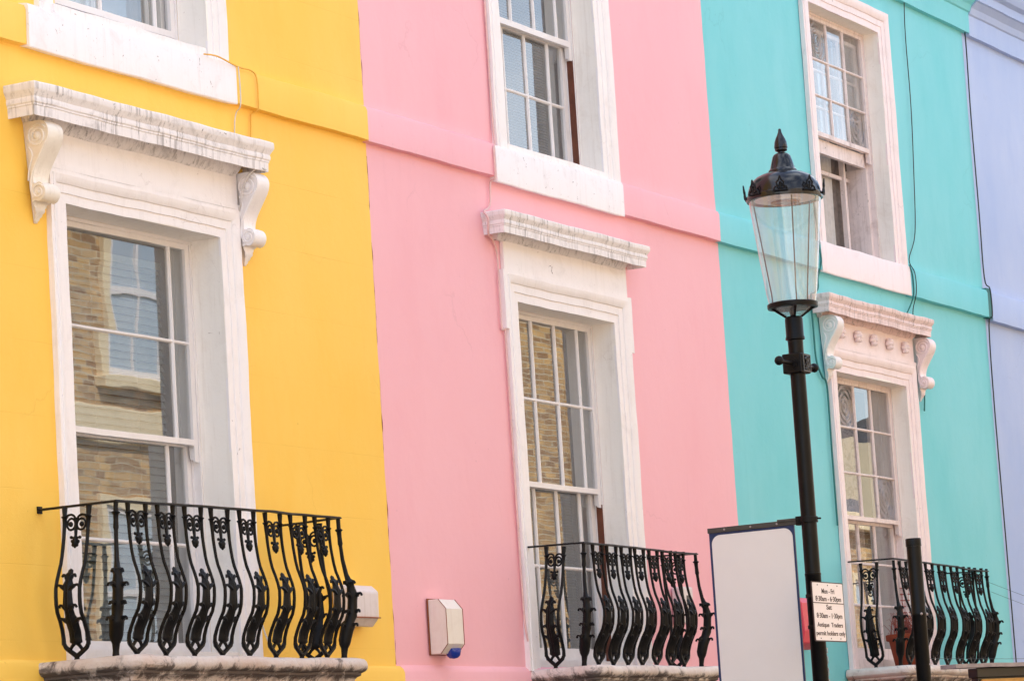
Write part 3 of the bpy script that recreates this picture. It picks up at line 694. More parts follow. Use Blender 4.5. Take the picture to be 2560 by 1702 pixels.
# ---- pink lower window
rd = .17
wp = window(hp, PW['xL'], PW['xR'], 2.47, 4.81, rd, None, 'sash_paint', 'grey_reveal', 'tall small-paned sash window opening on the pink house balcony')
architrave(wp, 'white_trim', PW['xL'], PW['xR'], 2.47, 4.81, .185, ears=.035)
MB().bar(18.70, 20.435, -.020, .004, 4.99, 5.20).build('frieze', 'white_trim', wp, wob=.002, smooth=0)
CORN2 = [(o * .88, z) for o, z in CORN]
CORN2 = [(a, b * .86) for a, b in CORN2]
cornice(wp, 'white_cornice', 18.645, 20.37, 5.195, CORN2)
x0, x1 = PW['xL'] + .018, PW['xR'] - .018
PV = [19.075, 19.398, 19.722, 20.045]
sash(wp, 'upper_sash', 'sash_paint', 'window_glass', x0, x1, 3.668, 4.79, rd + .006, .040, .034, .03, PV, [4.243], horn=True, mw=.011)
sash(wp, 'lower_sash', 'sash_paint', 'window_glass', x0, x1, 2.545, 3.70, rd + .056, .060, .095, .03, [19.07, 19.39, 19.70, 20.03], [3.168], mw=.011)
MB().bar(PW['xL'], PW['xR'], .02, rd + .1, 2.47, 2.543).build('sill', 'sash_paint', wp, wob=.002, smooth=0)
MB().box(PW['xR'] - .024, PW['xR'] - .0165, rd + .001, rd + .045, 2.56, 3.60).build('pulley_stile', 'brown_wood', wp, smooth=0)
blind('venetian_blind', 'fine slatted blind behind the tall window of the pink house', PW['xL'] + .05, PW['xR'] - .03, 2.60, 4.75, .40, .019, .022, radians(58), 'blind_slat_fine', (19.2, 19.7))
# ---- pink upper window
wp2 = window(hp, PW['xL'], PW['xR'], 5.78, 7.70, rd, None, 'sash_paint', 'grey_reveal')
architrave(wp2, 'white_trim', PW['xL'], PW['xR'], 5.78, 7.70, .19)
sill(wp2, 'white_sill', 18.625, 20.425, 5.545, 5.782, .05)
MB().bar(PW['xL'], PW['xR'], -.005, rd + .05, 5.783, 5.835).build('sub_sill', 'white_sill', wp2, wob=.002, smooth=0)
sash(wp2, 'upper_sash', 'sash_paint', 'window_glass_flat', x0, x1, 6.716, 7.68, rd + .006, .040, .04, .03, PV, [7.21], horn=True, mw=.011)
sash(wp2, 'lower_sash', 'sash_paint', 'window_glass_flat', x0, x1, 5.838, 6.745, rd + .056, .060, .065, .03, [19.03, 19.345, 19.66, 19.985], [6.305], mw=.011)
MB().box(PW['xR'] - .024, PW['xR'] - .0165, rd + .001, rd + .045, 5.84, 6.63).build('pulley_stile', 'brown_wood', wp2, smooth=0)
blind('venetian_blind', 'fine slatted blind behind the upper window of the pink house', PW['xL'] + .05, PW['xR'] - .03, 5.9, 7.65, .40, .019, .022, radians(58), 'blind_slat_fine', (19.2, 19.7))

# ---- teal lower window
rd = .13
wt = window(ht, TW['xL'], TW['xR'], 2.50, 4.80, rd, None, 'old_sash_paint', 'grey_reveal', 'tall sash window with bullseye panes opening on the turquoise house balcony')
architrave(wt, 'pinkish_trim', TW['xL'], TW['xR'], 2.50, 4.80, .175)
MB().bar(23.87, 25.63, -.020, .006, 4.98, 5.21).build('frieze', 'pinkish_trim', wt, wob=.002, smooth=0)
MB().bar(23.85, 25.65, -.030, -.019, 4.976, 5.000).build('frieze_fillet', 'pinkish_trim', wt, wob=.002, smooth=0)
cornice(wt, 'pinkish_cornice', 23.775, 25.60, 5.205, CORN2, wob=.005)
console(wt, 'green_white_console', 23.765, 23.89, 5.20); console(wt, 'pinkish_trim', 25.665, 25.80, 5.20)
for i, x in enumerate((24.09, 24.42, 24.74, 25.07, 25.40)):
    b = MB(); b.ball((x, -.055, 5.10), .022, 8, 1, 1.2, 1)
    for a in range(6): b.ball((x + .031 * cos(a * pi / 3), -.046, 5.10 + .031 * sin(a * pi / 3)), .021, 7, 1, 1.3, 1)
    b.tube([(x, -.03, 5.055), (x, -.036, 5.07)], [.006, .012], 5)
    b.build('rosette', 'pinkish_trim', wt, smooth=60)
x0, x1 = TW['xL'] + .018, TW['xR'] - .018
TV = [24.35, 24.695, 25.035]
sash(wt, 'upper_sash', 'old_sash_paint', 'window_glass_flat', x0, x1, 3.69, 4.78, rd + .006, .042, .032, .028, TV, [4.058, 4.417], horn=True, mw=.010, bull=((1, 2), (3, 0)))
sash(wt, 'lower_sash', 'old_sash_paint', 'window_glass_flat', x0, x1, 2.60, 3.70, rd + .056, .055, .10, .03, TV, [3.035, 3.362], mw=.010)
MB().bar(TW['xL'], TW['xR'], .02, rd + .1, 2.50, 2.598).build('sill', 'old_sash_paint', wt, wob=.002, smooth=0)
curtain('net_curtain', 'patterned translucent net curtain behind the lower window of the turquoise house', TW['xL'] + .05, TW['xR'] - .28, 2.62, 4.7, .34, .012, 7, 'net_translucent')
curtain('brown_curtain', 'brown drape behind the lower window of the turquoise house, beside the net', 24.25, 24.75, 2.6, 4.7, .45, .03, 4, 'brown_curtain_cloth')
# ---- teal upper window, lower sash pushed up
wt2 = window(ht, TW['xL'], TW['xR'], 5.79, 7.71, rd, None, 'old_sash_paint', 'grey_reveal')
architrave(wt2, 'pinkish_trim', TW['xL'], TW['xR'], 5.79, 7.71, .18)
sill(wt2, 'pinkish_trim', 23.82, 25.645, 5.545, 5.79, .045)
sash(wt2, 'upper_sash', 'old_sash_paint', 'window_glass_flat', x0, x1, 6.715, 7.69, rd + .006, .042, .035, .03, TV, [7.05, 7.345], horn=True, mw=.010, bull=((1, 2), (3, 0)))
sash(wt2, 'lower_sash', 'old_sash_paint', 'window_glass_flat', x0, x1, 6.60, 7.62, rd + .056, .055, .11, .03, TV, [6.98, 7.28], mw=.010)
b = MB(); b.bar(x0, x1, .33, .35, 6.50, 6.53); b.bar(x0, x0 + .04, .33, .35, 5.8, 6.5); b.bar(25.25, 25.29, .31, .35, 5.8, 7.6)
b.build('secondary_frame', 'old_sash_paint', wt2, smooth=0)
MB().bar(TW['xR'] - .05, TW['xR'] - .017, rd + .05, .36, 5.80, 6.60).build('pulley_stile', 'old_sash_paint', wt2, smooth=0)
curtain('net_curtain', 'pale net curtain drawn aside in the open upper window of the turquoise house', 24.98, 25.18, 5.82, 7.6, .385, .012, 3, 'net_curtain_cloth', slant=-.04)
curtain('dark_curtain', 'dark drape in the open upper window of the turquoise house', 25.12, 25.44, 5.82, 7.6, .41, .02, 4, 'dark_curtain_cloth')

# ---- balconies
balcony(hy, 13.635, 15.712, -.50, 2.476, .757, 8, 13.62, 15.80, -.57, 'weathered_stone', 1.0, xr_wall=15.91, sag=.03, label='stone balcony slab and black cast iron railing of the yellow house', zr=(0, -.006, .006, .02), tl=(.042, .010), xl_wall=13.69, f0=.083, fs=.1193)
balcony(hp, 18.80, 20.415, -.40, 2.475, .757, 7, 18.74, 20.53, -.48, 'weathered_stone_pale', .84, xr_wall=20.50, label='stone balcony slab and black cast iron railing of the pink house', zr=(.012, .004, -.010, .012), tl=(.05, .012))
balcony(ht, 23.90, 25.87, -.40, 2.515, .79, 7, 23.80, 25.95, -.49, 'weathered_stone_pale', .90, xr_wall=25.97, label='stone balcony slab and black cast iron railing of the turquoise house', zr=(.02, .012, -.02, .0), tl=(.006, .02), f0=.095, fs=.1345)
# stone corbels under the slabs
for h, xs, st in ((hy, (14.02, 15.4), 'weathered_stone'), (hp, (19.0, 20.2), 'weathered_stone_pale'), (ht, (24.1, 25.6), 'weathered_stone_pale')):
    for x in xs: MB().box(x - .09, x + .09, -.30, -.03, 2.2, 2.346).build('corbel', st, h, smooth=0, bev=.02)

# ---- shopfronts (below the frame)
def shop(house, x0, x1, top, fmat, name='shop_front'):
    b = MB(); b.box(x0, x1, -.10, .3, top - .5, top, 0); b.box(x0, x1, -.16, .3, top - .56, top - .50, 0)
    b.box(x0, x0 + .3, -.08, .3, GZ + .13, top - .56, 0); b.box(x1 - .3, x1, -.08, .3, GZ + .13, top - .56, 0); b.box(x0 + .3, x1 - .3, -.04, .2, GZ + .13, GZ + .7, 0)
    n = 4; w_ = (x1 - x0 - .6) / n
    for i in range(n + 1): b.box(x0 + .3 + w_ * i - .03, x0 + .3 + w_ * i + .03, -.03, .1, GZ + .7, top - .56, 0)
    o = b.build(name, fmat, house, smooth=0)
    MB().box(x0 + .3, x1 - .3, .04, .05, GZ + .7, top - .56).build('shop_window', 'far_glass', o, smooth=0)
shop(hy, YX0 + .02, YX1 - .02, 2.325, 'shop_dark'); shop(hp, YX1 + .05, 22.0, 2.17, 'shop_dark'); shop(ht, 22.05, 27.4, 2.40, 'orange_fascia'); shop(hb, 27.5, 32.9, 2.29, 'black_fascia')

# ---- cables clipped to the houses
curve_tube('cable', [(15.28, -.075, 5.80), (15.42, -.07, 5.812), (15.60, -.068, 5.79), (15.70, -.05, 5.795), (15.79, -.05, 5.795), (15.835, -.055, 5.76), (15.84, -.056, 5.62), (15.835, -.05, 5.575), (15.83, -.012, 5.56), (15.815, -.012, 5.48), (15.805, -.012, 5.37)], .0045, 'cable_yellow', hy)
curve_tube('cable', [(15.63, -.068, 5.79), (15.635, -.07, 5.68), (15.635, -.066, 5.57), (15.66, -.02, 5.54), (15.65, -.012, 5.47), (15.66, -.02, 5.40), (15.67, -.16, 5.37)], .0038, 'cable_white', hy)
curve_tube('cable', [(15.70, -.17, 5.20), (15.66, -.15, 5.21), (15.615, -.11, 5.17), (15.61, -.07, 5.10), (15.61, -.05, 5.02), (15.635, -.012, 4.9), (15.64, -.008, 4.4), (15.645, -.008, 3.6), (15.64, -.008, 2.9), (15.66, -.03, 2.65), (15.70, -.1, 2.49)], .005, 'cable_white', hy)
curve_tube('cable', [(18.675, -.010, 7.6), (18.68, -.010, 6.8), (18.683, -.010, 6.0), (18.66, -.03, 5.81), (18.60, -.05, 5.75), (18.60, -.05, 5.58), (18.60, -.012, 5.54), (18.585, -.012, 5.42), (18.55, -.012, 5.37), (18.475, -.02, 5.34), (18.47, -.05, 5.29), (18.50, -.03, 5.20), (18.60, -.01, 5.16), (18.635, -.01, 5.05), (18.632, -.010, 4.64), (18.66, -.012, 4.61), (18.676, -.010, 4.5), (18.68, -.010, 3.6), (18.685, -.010, 2.9), (18.69, -.02, 2.7), (18.75, -.02, 2.55)], .0065, 'cable_pink', hp)
curve_tube('cable', [(26.05, -.01, 9.1), (26.05, -.01, 8.62), (26.05, -.26, 8.5), (26.05, -.06, 8.2), (26.05, -.012, 7.9), (26.04, -.012, 7.2), (25.98, -.012, 6.6), (25.90, -.012, 6.1), (25.72, -.012, 5.86), (25.70, -.06, 5.74), (25.70, -.06, 5.58), (25.72, -.012, 5.45), (25.70, -.012, 5.33)], .0042, 'cable_black', ht)
curve_tube('cable', [(25.62, -.05, 5.80), (25.66, -.055, 5.70), (25.655, -.05, 5.55), (25.60, -.012, 5.42), (25.52, -.012, 5.37), (25.42, -.05, 5.36)], .0065, 'cable_teal', ht)
curve_tube('cable', [(27.455, -.02, 8.25), (27.47, -.015, 7.9), (27.455, -.012, 7.3), (27.46, -.012, 6.5), (27.455, -.012, 5.9), (27.44, -.06, 5.79), (27.43, -.065, 5.56), (27.45, -.02, 5.48), (27.44, -.012, 4.8), (27.45, -.012, 3.6), (27.455, -.012, 2.5)], .006, 'cable_black', ht)
curve_tube('cable', [(23.79, -.02, 6.1), (23.78, -.04, 5.9), (23.765, -.05, 5.75), (23.78, -.05, 5.62), (23.765, -.02, 5.5), (23.77, -.012, 5.42), (23.70, -.012, 5.37), (23.60, -.02, 5.33), (23.62, -.012, 5.1), (23.63, -.012, 4.85), (23.72, -.012, 4.73), (23.80, -.012, 4.66), (23.80, -.012, 4.2), (23.80, -.012, 3.6)], .0075, 'cable_teal', ht)
curve_tube('cable', [(25.80, -.012, 4.86), (25.82, -.012, 4.75), (25.79, -.012, 4.62)], .0065, 'cable_teal', ht)
# move every house child into its parent's frame
for h in (hy, hp, ht, hb):
    for ch in h.children: rel(ch, h)

# ================================================================== ALARM BOXES
def alarm_profile(b, x0, x1, z0, z1, d, ch, cb):
    poly = [(0, z0), (-d + cb, z0), (-d, z0 + cb), (-d, z1 - ch), (-d + ch * .75, z1), (0, z1)]
    b.rings([[(x, y, z) for y, z in poly] for x in (x0, x1)])
t = thing('alarm_box', 'cream burglar alarm box with a blue lamp on the pink wall', 'alarm box', (17.6, 0, 2.56), 'alarm boxes on the house walls')
b = MB(); poly = [(-.006, 0), (-.075, .0), (-.125, .055), (-.125, .262), (-.075, .322), (-.006, .322)]
b.rings([[(x, y, z) for y, z in poly] for x in (-.10, .10)]); b.build('case', 'alarm_plastic', t, smooth=0, bev=.004)
b = MB()
for x in (-.1005, .1005): b.tube([(x, y - .001, z) for y, z in poly[1:5]], .0025, 4)
b.build('rusty_seam', 'rust_edge', t, smooth=0)
MB().lathe([(.046, .03), (.046, .012), (.040, -.012), (.026, -.026), (.004, -.031)], .02, -.092, 16).build('beacon', 'blue_plastic', t, smooth=60)
MB().box(-.108, .108, -.006, -.001, -.004, .33).build('back_plate', 'rust_edge', t, smooth=0)
t = thing('alarm_box', 'pale grey alarm box on the yellow wall behind the right end of the balcony', 'alarm box', (16.58, -.004, 2.72), 'alarm boxes on the house walls')
b = MB(); poly = [(-.001, .0), (-.07, -.02), (-.115, .03), (-.12, .18), (-.08, .215), (-.001, .22)]
b.rings([[(x, y, z) for y, z in poly] for x in (-.16, .16)]); b.build('case', 'grey_plastic', t, smooth=0, bev=.012)
MB().box(-.158, .158, -.125, -.115, .028, .034).build('seam', 'rust_edge', t, smooth=0)
t = thing('alarm_box', 'red alarm box on the turquoise wall behind the lamp post', 'alarm box', (22.86, .003, 2.66), 'alarm boxes on the house walls')
b = MB(); poly = [(-.001, -.01), (-.06, -.01), (-.13, .03), (-.15, .12), (-.14, .32), (-.11, .36), (-.001, .37)]
b.rings([[(x, y, z) for y, z in poly] for x in (-.14, .16)]); b.build('case', 'red_plastic', t, smooth=0, bev=.008)
t = thing('alarm_box', 'small white alarm box on the pink wall behind the pink house balcony', 'alarm box', (20.92, 0, 2.80), 'alarm boxes on the house walls')
b = MB(); b.box(-.08, .08, -.09, -.001, 0, .25); b.build('case', 'grey_plastic', t, smooth=0, bev=.012)
MB().box(-.03, .03, -.094, -.089, .15, .19).build('logo_plate', 'bracket_grey', t, smooth=0)

# ================================================================== FLOWER POT
t = thing('flower_pot', 'terracotta pot of dried red stems on the turquoise house balcony', 'plant pot', (24.60, -.17, 2.518)); t.scale = (.86,) * 3
MB().lathe([(.10, 0), (.105, .005), (.15, .24), (.152, .245), (.172, .25), (.176, .255), (.178, .30), (.17, .305), (.155, .30), (.15, .27)], 0, 0, 28).build('pot', 'terracotta', t, smooth=40)
b = MB()
for i in range(150):
    a = random.uniform(0, 2 * pi); r = random.uniform(0, .14); l_ = random.uniform(.06, .24); x, y = r * cos(a), r * sin(a)
    dx, dy = random.uniform(-.06, .06), random.uniform(-.06, .06)
    b.tube([(x, y, .26), (x + dx * .5, y + dy * .5, .27 + l_ * .6), (x + dx * 1.4, y + dy * 1.3, .27 + l_), (x + dx * 2.2, y + dy * 1.6, .27 + l_ * random.uniform(.6, .95))], [.003, .0025, .002, .001], 4)
for i in range(5):
    x, y = random.uniform(.0, .1), random.uniform(-.05, .05); px = x; pts = []
    for j in range(9): pts.append((x + .012 * sin(j * 1.7 + i) + .02 * i, y, .28 + j * .055))
    b.tube(catmull(pts, 3), .0022, 4)
    for j in range(1, 9):
        for s_ in (-1, 1): b.ball((pts[j][0] + s_ * .016, pts[j][1], pts[j][2]), .007, 6, 1.4, .6, .8)
b.build('dried_plant', 'dried_stems', t, smooth=60)

# ================================================================== STREET LAMP
LX, LY = 18.28, -2.15
lamp = thing('street_lamp', 'tall black street lamp with a tapering glass lantern before the turquoise house', 'street lamp', (LX, LY, GZ + .13))
Z = lambda z: z - (GZ + .13)
b = MB().lathe([(.13, 0), (.13, .05), (.115, .08), (.11, .6), (.12, .64), (.10, .68), (.075, .75), (.06, 1.6), (.056, 1.7), (.0465, 1.75), (.0465, Z(2.86)), (.048, Z(2.862)), (.048, Z(2.875)), (.0455, Z(2.877)), (.0450, Z(4.20)), (.0455, Z(4.245)), (.057, Z(4.250)), (.057, Z(4.262)), (.053, Z(4.27)), (.053, Z(4.37)), (.048, Z(4.385)), (.02, Z(4.387))], 0, 0, 32)
b.build('post', 'black_post_paint', lamp, smooth=40)
# cradle: cone frame below the glass
b = MB(); b.tube([(.0, 0, Z(4.38)), (0, 0, Z(4.46))], .016, 8)
for a in range(4): ca, sa = cos(a * pi / 2 + .55), sin(a * pi / 2 + .55); b.tube([(.045 * ca, .045 * sa, Z(4.385)), (.132 * ca, .132 * sa, Z(4.445))], .008, 6)
b.lathe([(.148, Z(4.437)), (.150, Z(4.445)), (.150, Z(4.463)), (.143, Z(4.468)), (.128, Z(4.466)), (.128, Z(4.44))], 0, 0, 40)
b.build('cradle', 'black_post_paint', lamp, smooth=40)
g = MB().lathe([(.137, Z(4.462)), (.150, Z(4.53)), (.177, Z(4.75)), (.208, Z(5.03)), (.216, Z(5.10))], 0, 0, 48, cap=False); g.build('glass', 'lantern_glass', lamp, smooth=60)
MB().lathe([(.05, Z(4.39)), (.13, Z(4.455))], 0, 0, 32, cap=False).build('glass_cup', 'lantern_glass', lamp, smooth=60)
# inner hoop and lamp disc, rods
b = MB()
for a in (radians(215.5), radians(335.5), radians(95.5)): b.tube([(.122 * cos(a), .122 * sin(a), Z(4.47)), (.124 * cos(a), .124 * sin(a), Z(4.53)), (.196 * cos(a), .196 * sin(a), Z(5.08))], .0042, 5)
b.build('frame_rod', 'black_post_paint', lamp, smooth=60)
b = MB().lathe([(.205, Z(5.12)), (.195, Z(5.09)), (.15, Z(5.083)), (.10, Z(5.085)), (.098, Z(5.075)), (.06, Z(5.072)), (.02, Z(5.08))], 0, 0, 36)
b.build('reflector', 'sign_white', lamp, smooth=50)
MB().lathe([(.085, Z(5.072)), (.086, Z(5.062)), (.062, Z(5.058)), (.06, Z(5.066))], 0, 0, 28).build('lamp_ring', 'copper_disc', lamp, smooth=40)
cap = MB().lathe([(.212, Z(5.088)), (.226, Z(5.082)), (.228, Z(5.090)), (.226, Z(5.112)), (.218, Z(5.118)), (.213, Z(5.145)), (.203, Z(5.175)), (.185, Z(5.203)), (.158, Z(5.225)), (.125, Z(5.240)), (.092, Z(5.248)), (.086, Z(5.251)), (.084, Z(5.262)), (.078, Z(5.268)), (.073, Z(5.275)), (.064, Z(5.31)), (.054, Z(5.345)), (.046, Z(5.357)), (.034, Z(5.364)), (.022, Z(5.366)), (.021, Z(5.374)), (.032, Z(5.378)), (.037, Z(5.384)), (.036, Z(5.394)), (.040, Z(5.398)), (.039, Z(5.41)), (.036, Z(5.432)), (.028, Z(5.455)), (.018, Z(5.475)), (.011, Z(5.492)), (.008, Z(5.510)), (.004, Z(5.514))], 0, 0, 48)
cap.build('canopy', 'black_gloss', lamp, smooth=32)
MB().ball((.11, .09, Z(5.243)), .011, 8).build('screw', 'black_iron', lamp)
for i in range(8):                                            # pierced fleurons standing round the rim
    a = i * pi / 4 + .32; ca, sa = cos(a), sin(a)
    def q(u, h, r=.231): return (r * ca - u * sa + (h * .10) * ca, r * sa + u * ca + (h * .10) * sa, Z(5.10) + h)
    b = MB()
    for s_ in (-1, 1):
        b.tube([q(s_ * .042, 0), q(s_ * .036, .022), q(s_ * .018, .034), q(s_ * .022, .052), q(s_ * .008, .066), q(0, .092)], [.006, .006, .006, .006, .006, .004], 5)
        b.tube([q(s_ * .006, .012), q(s_ * .018, .020), q(s_ * .012, .034)], .0045, 5)
    b.tube([q(0, .0), q(0, .05)], .005, 5); b.tube([q(-.04, .004), q(.04, .004)], .006, 5); b.ball(q(0, .05), .008, 6)
    b.build('fleuron', 'black_iron', lamp, smooth=60)
# ladder bar block with ball ends and crest
b = MB(); b.box(-.075, .062, -.058, .062, Z(4.046), Z(4.162)); b.build('ladder_block', 'black_iron', lamp, smooth=0, bev=.006)
b = MB(); b.tube([(-.255, 0, Z(4.103)), (.245, 0, Z(4.103))], .0125, 10); b.ball((-.26, 0, Z(4.103)), .028, 14); b.ball((.25, 0, Z(4.103)), .028, 14)
for k_, r in ((-.076, .036), (-.080, .028)):
    b.rings([[(k_ + dx, r * cos(j / 20 * 2 * pi), Z(4.103) + r * sin(j / 20 * 2 * pi)) for j in range(20)] for dx in (0, -.006)])
b.build('ladder_bar', 'black_iron', lamp, smooth=40)
b = MB(); zc = Z(4.104); y = -.060
for r_1 in ((-.045, .045, -.052, -.044), (-.045, .045, .044, .052), (-.053, -.045, -.052, .052), (.045, .053, -.052, .052)): b.box(r_1[0], r_1[1], y - .006, y, zc + r_1[2], zc + r_1[3])
for P_ in ([(-.028, .02), (-.01, .034), (.004, .012), (-.01, -.004)], [(.028, .03), (.014, .012), (.026, -.004), (.01, -.03)], [(-.03, -.01), (-.014, -.026), (-.03, -.038)], [(0, .0), (.004, -.02), (-.006, -.036), (.03, -.038)], [(-.004, .038), (.02, .038)]):
    b.tube([(u, y - .003, zc + v) for u, v in P_], .0065, 5)
b.build('crest_plate', 'bracket_grey', lamp, smooth=60)
# stickers wrapped on the post
def text_mesh(name, txt, size, mat, parent, mw, ext=.0008, align='CENTER', sx=1.0):
    cu = bpy.data.curves.new(name, 'FONT'); cu.body = txt; cu.size = size; cu.extrude = ext; cu.align_x = align; cu.align_y = 'CENTER'; cu.offset = size * .02
    o = bpy.data.objects.new(name, cu); C.objects.link(o)
    dg = bpy.context.evaluated_depsgraph_get(); me = bpy.data.meshes.new_from_object(o.evaluated_get(dg)); C.objects.unlink(o); bpy.data.objects.remove(o)
    me.materials.clear(); me.materials.append(M[mat]); o = bpy.data.objects.new(name, me); C.objects.link(o)
    o.matrix_basis = mw @ Matrix.Diagonal((sx, 1, 1, 1))
    if parent: o.parent = parent
    return o
def stick(i, z0, h, txt, dark=True):
    b = MB(); R = []
    for zz in (z0, z0 + h): R.append([(.0470 * cos(a), .0470 * sin(a), Z(zz)) for a in [radians(-78 + k * 7) for k in range(9)]])
    b.rings(R, closed=False, cap=False); o = b.build('sticker', 'plate_white', lamp, smooth=60)
    b = MB(); R = []
    for zz in (z0 + .008, z0 + h - .008): R.append([(.0474 * cos(a), .0474 * sin(a), Z(zz)) for a in [radians(-72 + k * 6) for k in range(8)]])
    b.rings(R, closed=False, cap=False); b.build('sticker_field', 'letter_black', o, smooth=60)
    a = radians(-52); mw = Matrix.Translation((.0478 * cos(a), .0478 * sin(a), Z(z0 + h / 2))) @ Matrix.Rotation(a + pi / 2, 4, 'Z') @ Matrix.Rotation(pi / 2, 4, 'X')
    text_mesh('lettering', txt, h * 1.0, 'plate_white', o, mw, .0006)
for i, (z0, h, tx) in enumerate(((2.400, .042, 'DE'), (2.335, .062, 'O'), (2.268, .062, 'N'), (2.200, .062, 'N'), (2.13, .062, 'I'))): stick(i, z0, h, tx)
# camera side face is -X,-Y

lamp.scale = (1.03,) * 3; lamp.location = (18.8284, -1.9145, -0.7381)
# ================================================================== HANGING SIGN on the lamp
sg = thing('hanging_sign', 'blank white sign with a blue border hanging from the lamp post', 'sign', (LX, -1.78, 2.2))
def RZ(z): return z - 2.2
y0, y1 = -2.055 + 1.78, -1.505 + 1.78
b = MB(); b.box(-.012, .012, -2.085 + 1.78, y1 + .006, RZ(3.166), RZ(3.196)); b.box(-.020, .020, -.30, -.275 + .1, RZ(3.190), RZ(3.204))
b.build('bracket', 'bracket_grey', sg, smooth=0, bev=.002)
b = MB()
for yy in (-.17, .0, .17): b.rings([[(dx, yy + .006 * cos(j / 8 * 2 * pi), RZ(3.181) + .006 * sin(j / 8 * 2 * pi)) for j in range(8)] for dx in (-.011, -.016)])
b.build('rivet', 'lead_sheet', sg, smooth=0)
b = MB(); b.box(-.022, .022, -.332, -.295, RZ(3.160), RZ(3.212)); b.tube([(-.026, -.318, RZ(3.200)), (.026, -.318, RZ(3.200))], .005, 6); b.tube([(-.026, -.318, RZ(3.174)), (.026, -.318, RZ(3.174))], .005, 6)
b.lathe([(.052, RZ(3.17)), (.054, RZ(3.172)), (.054, RZ(3.202)), (.052, RZ(3.204)), (.0462, RZ(3.204)), (.0462, RZ(3.17))], 0, LY + 1.78, 28)
b.tube([(-.01, -.43, RZ(3.19)), (.012, -.44, RZ(3.19))], .006, 6)
b.build('clamp', 'black_iron', sg, smooth=30)
MB().box(-.006, .006, y0, y1, RZ(2.15), RZ(3.168)).build('border', 'sign_blue', sg, smooth=0, bev=.001)
ru, pts = .055, []
ya, yb, za, zb = y0 + .012, y1 - .016, RZ(2.17), RZ(3.152)
for cy, cz, a0 in ((yb - ru, zb - ru, 0), (ya + ru, zb - ru, pi / 2), (ya + ru, za + ru, pi), (yb - ru, za + ru, 1.5 * pi)):
    for k_ in range(9): a = a0 + k_ / 8 * pi / 2; pts.append((cy + ru * cos(a), cz + ru * sin(a)))
MB().rings([[(x, u, v) for u, v in pts] for x in (-.0082, .0082)]).build('panel', 'sign_white', sg, smooth=0)

# ================================================================== PARKING PLATE
pl = thing('parking_sign', 'white parking hours plate for antique traders on the lamp post', 'sign', (18.325, -2.212, 2.472))
W_, H_ = .462, .346
def rrect(x0, x1, z0, z1, r):
    P_ = []
    for cx, cz, a0 in ((x1 - r, z1 - r, 0), (x0 + r, z1 - r, pi / 2), (x0 + r, z0 + r, pi), (x1 - r, z0 + r, 1.5 * pi)):
        for k_ in range(5): a = a0 + k_ / 4 * pi / 2; P_.append((cx + r * cos(a), cz + r * sin(a)))
    return P_
MB().rings([[(x, y, z) for x, z in rrect(-W_ / 2, W_ / 2, 0, H_, .012)] for y in (-.003, .003)]).build('backing', 'letter_black', pl, smooth=0)
MB().rings([[(x, y, z) for x, z in rrect(-W_ / 2 + .010, W_ / 2 - .010, .006, H_ - .006, .008)] for y in (-.0042, .0)]).build('plate', 'plate_white', pl, smooth=0)
MB().box(-W_ / 2 + .006, W_ / 2 - .006, -.0052, -.004, .2205, .2255).build('divider', 'letter_black', pl, smooth=0)
for tx, z, sz in (('Mon - Fri', .291, .040), ('8·30am - 6·30pm', .247, .040), ('Sat', .199, .040), ('8·30am - 1·30pm', .149, .040), ('Antique  Traders', .096, .036), ('permit holders only', .047, .036)):
    mw = Matrix.Translation((0, -.0045, z)) @ Matrix.Rotation(pi / 2, 4, 'X')
    o = text_mesh('lettering', tx, sz, 'letter_black', pl, mw, .0006)
    wd = max(v.co.x for v in o.data.vertices) - min(v.co.x for v in o.data.vertices)
    tgt = {'Mon - Fri': .185, '8·30am - 6·30pm': .375, 'Sat': .080, '8·30am - 1·30pm': .375, 'Antique  Traders': .375, 'permit holders only': .425}[tx]
    o.matrix_basis = mw @ Matrix.Diagonal((tgt / wd, 1, 1, 1))
b = MB()
for x in (-.15, 0, .14):
    for z in (.327, .018): b.ball((x, -.004, z), .004, 6)
b.build('rivet', 'bracket_grey', pl)
b = MB(); b.lathe([(.050, .08), (.052, .082), (.052, .10), (.050, .102), (.0463, .102), (.0463, .08)], -.045, .062, 24); b.lathe([(.050, .26), (.052, .262), (.052, .28), (.050, .282), (.0463, .282), (.0463, .26)], -.045, .062, 24)
b.build('fixing_clip', 'black_iron', pl, smooth=30)

sg.scale = pl.scale = (1.03,) * 3; sg.location = (18.8284, -1.5334, 2.218); pl.location = (18.8747, -1.9784, 2.4982)
# ================================================================== SECOND POST
p2 = thing('sign_post', 'short plain black steel post with a flat cap in front of the turquoise balcony', 'post', (16.87, -3.345, GZ + .13))
Z2 = lambda z: z - (GZ + .13)
MB().lathe([(.060, 0), (.060, .03), (.0385, .05), (.0385, Z2(2.50)), (.0395, Z2(2.502)), (.0395, Z2(2.514)), (.0385, Z2(2.516)), (.0385, Z2(2.875)), (.03, Z2(2.88))], 0, 0, 28).build('post', 'black_post_paint', p2, smooth=40)
MB().lathe([(.0415, Z2(2.866)), (.0415, Z2(2.903)), (.039, Z2(2.908)), (.01, Z2(2.910))], 0, 0, 28).build('cap', 'black_post_paint', p2, smooth=40)
MB().ball((-.030, -.026, Z2(2.507)), .007, 6).ball((.012, -.039, Z2(2.505)), .008, 6).ball((0, -.038, Z2(2.24)), .006, 6).build('rivet', 'lead_sheet', p2)

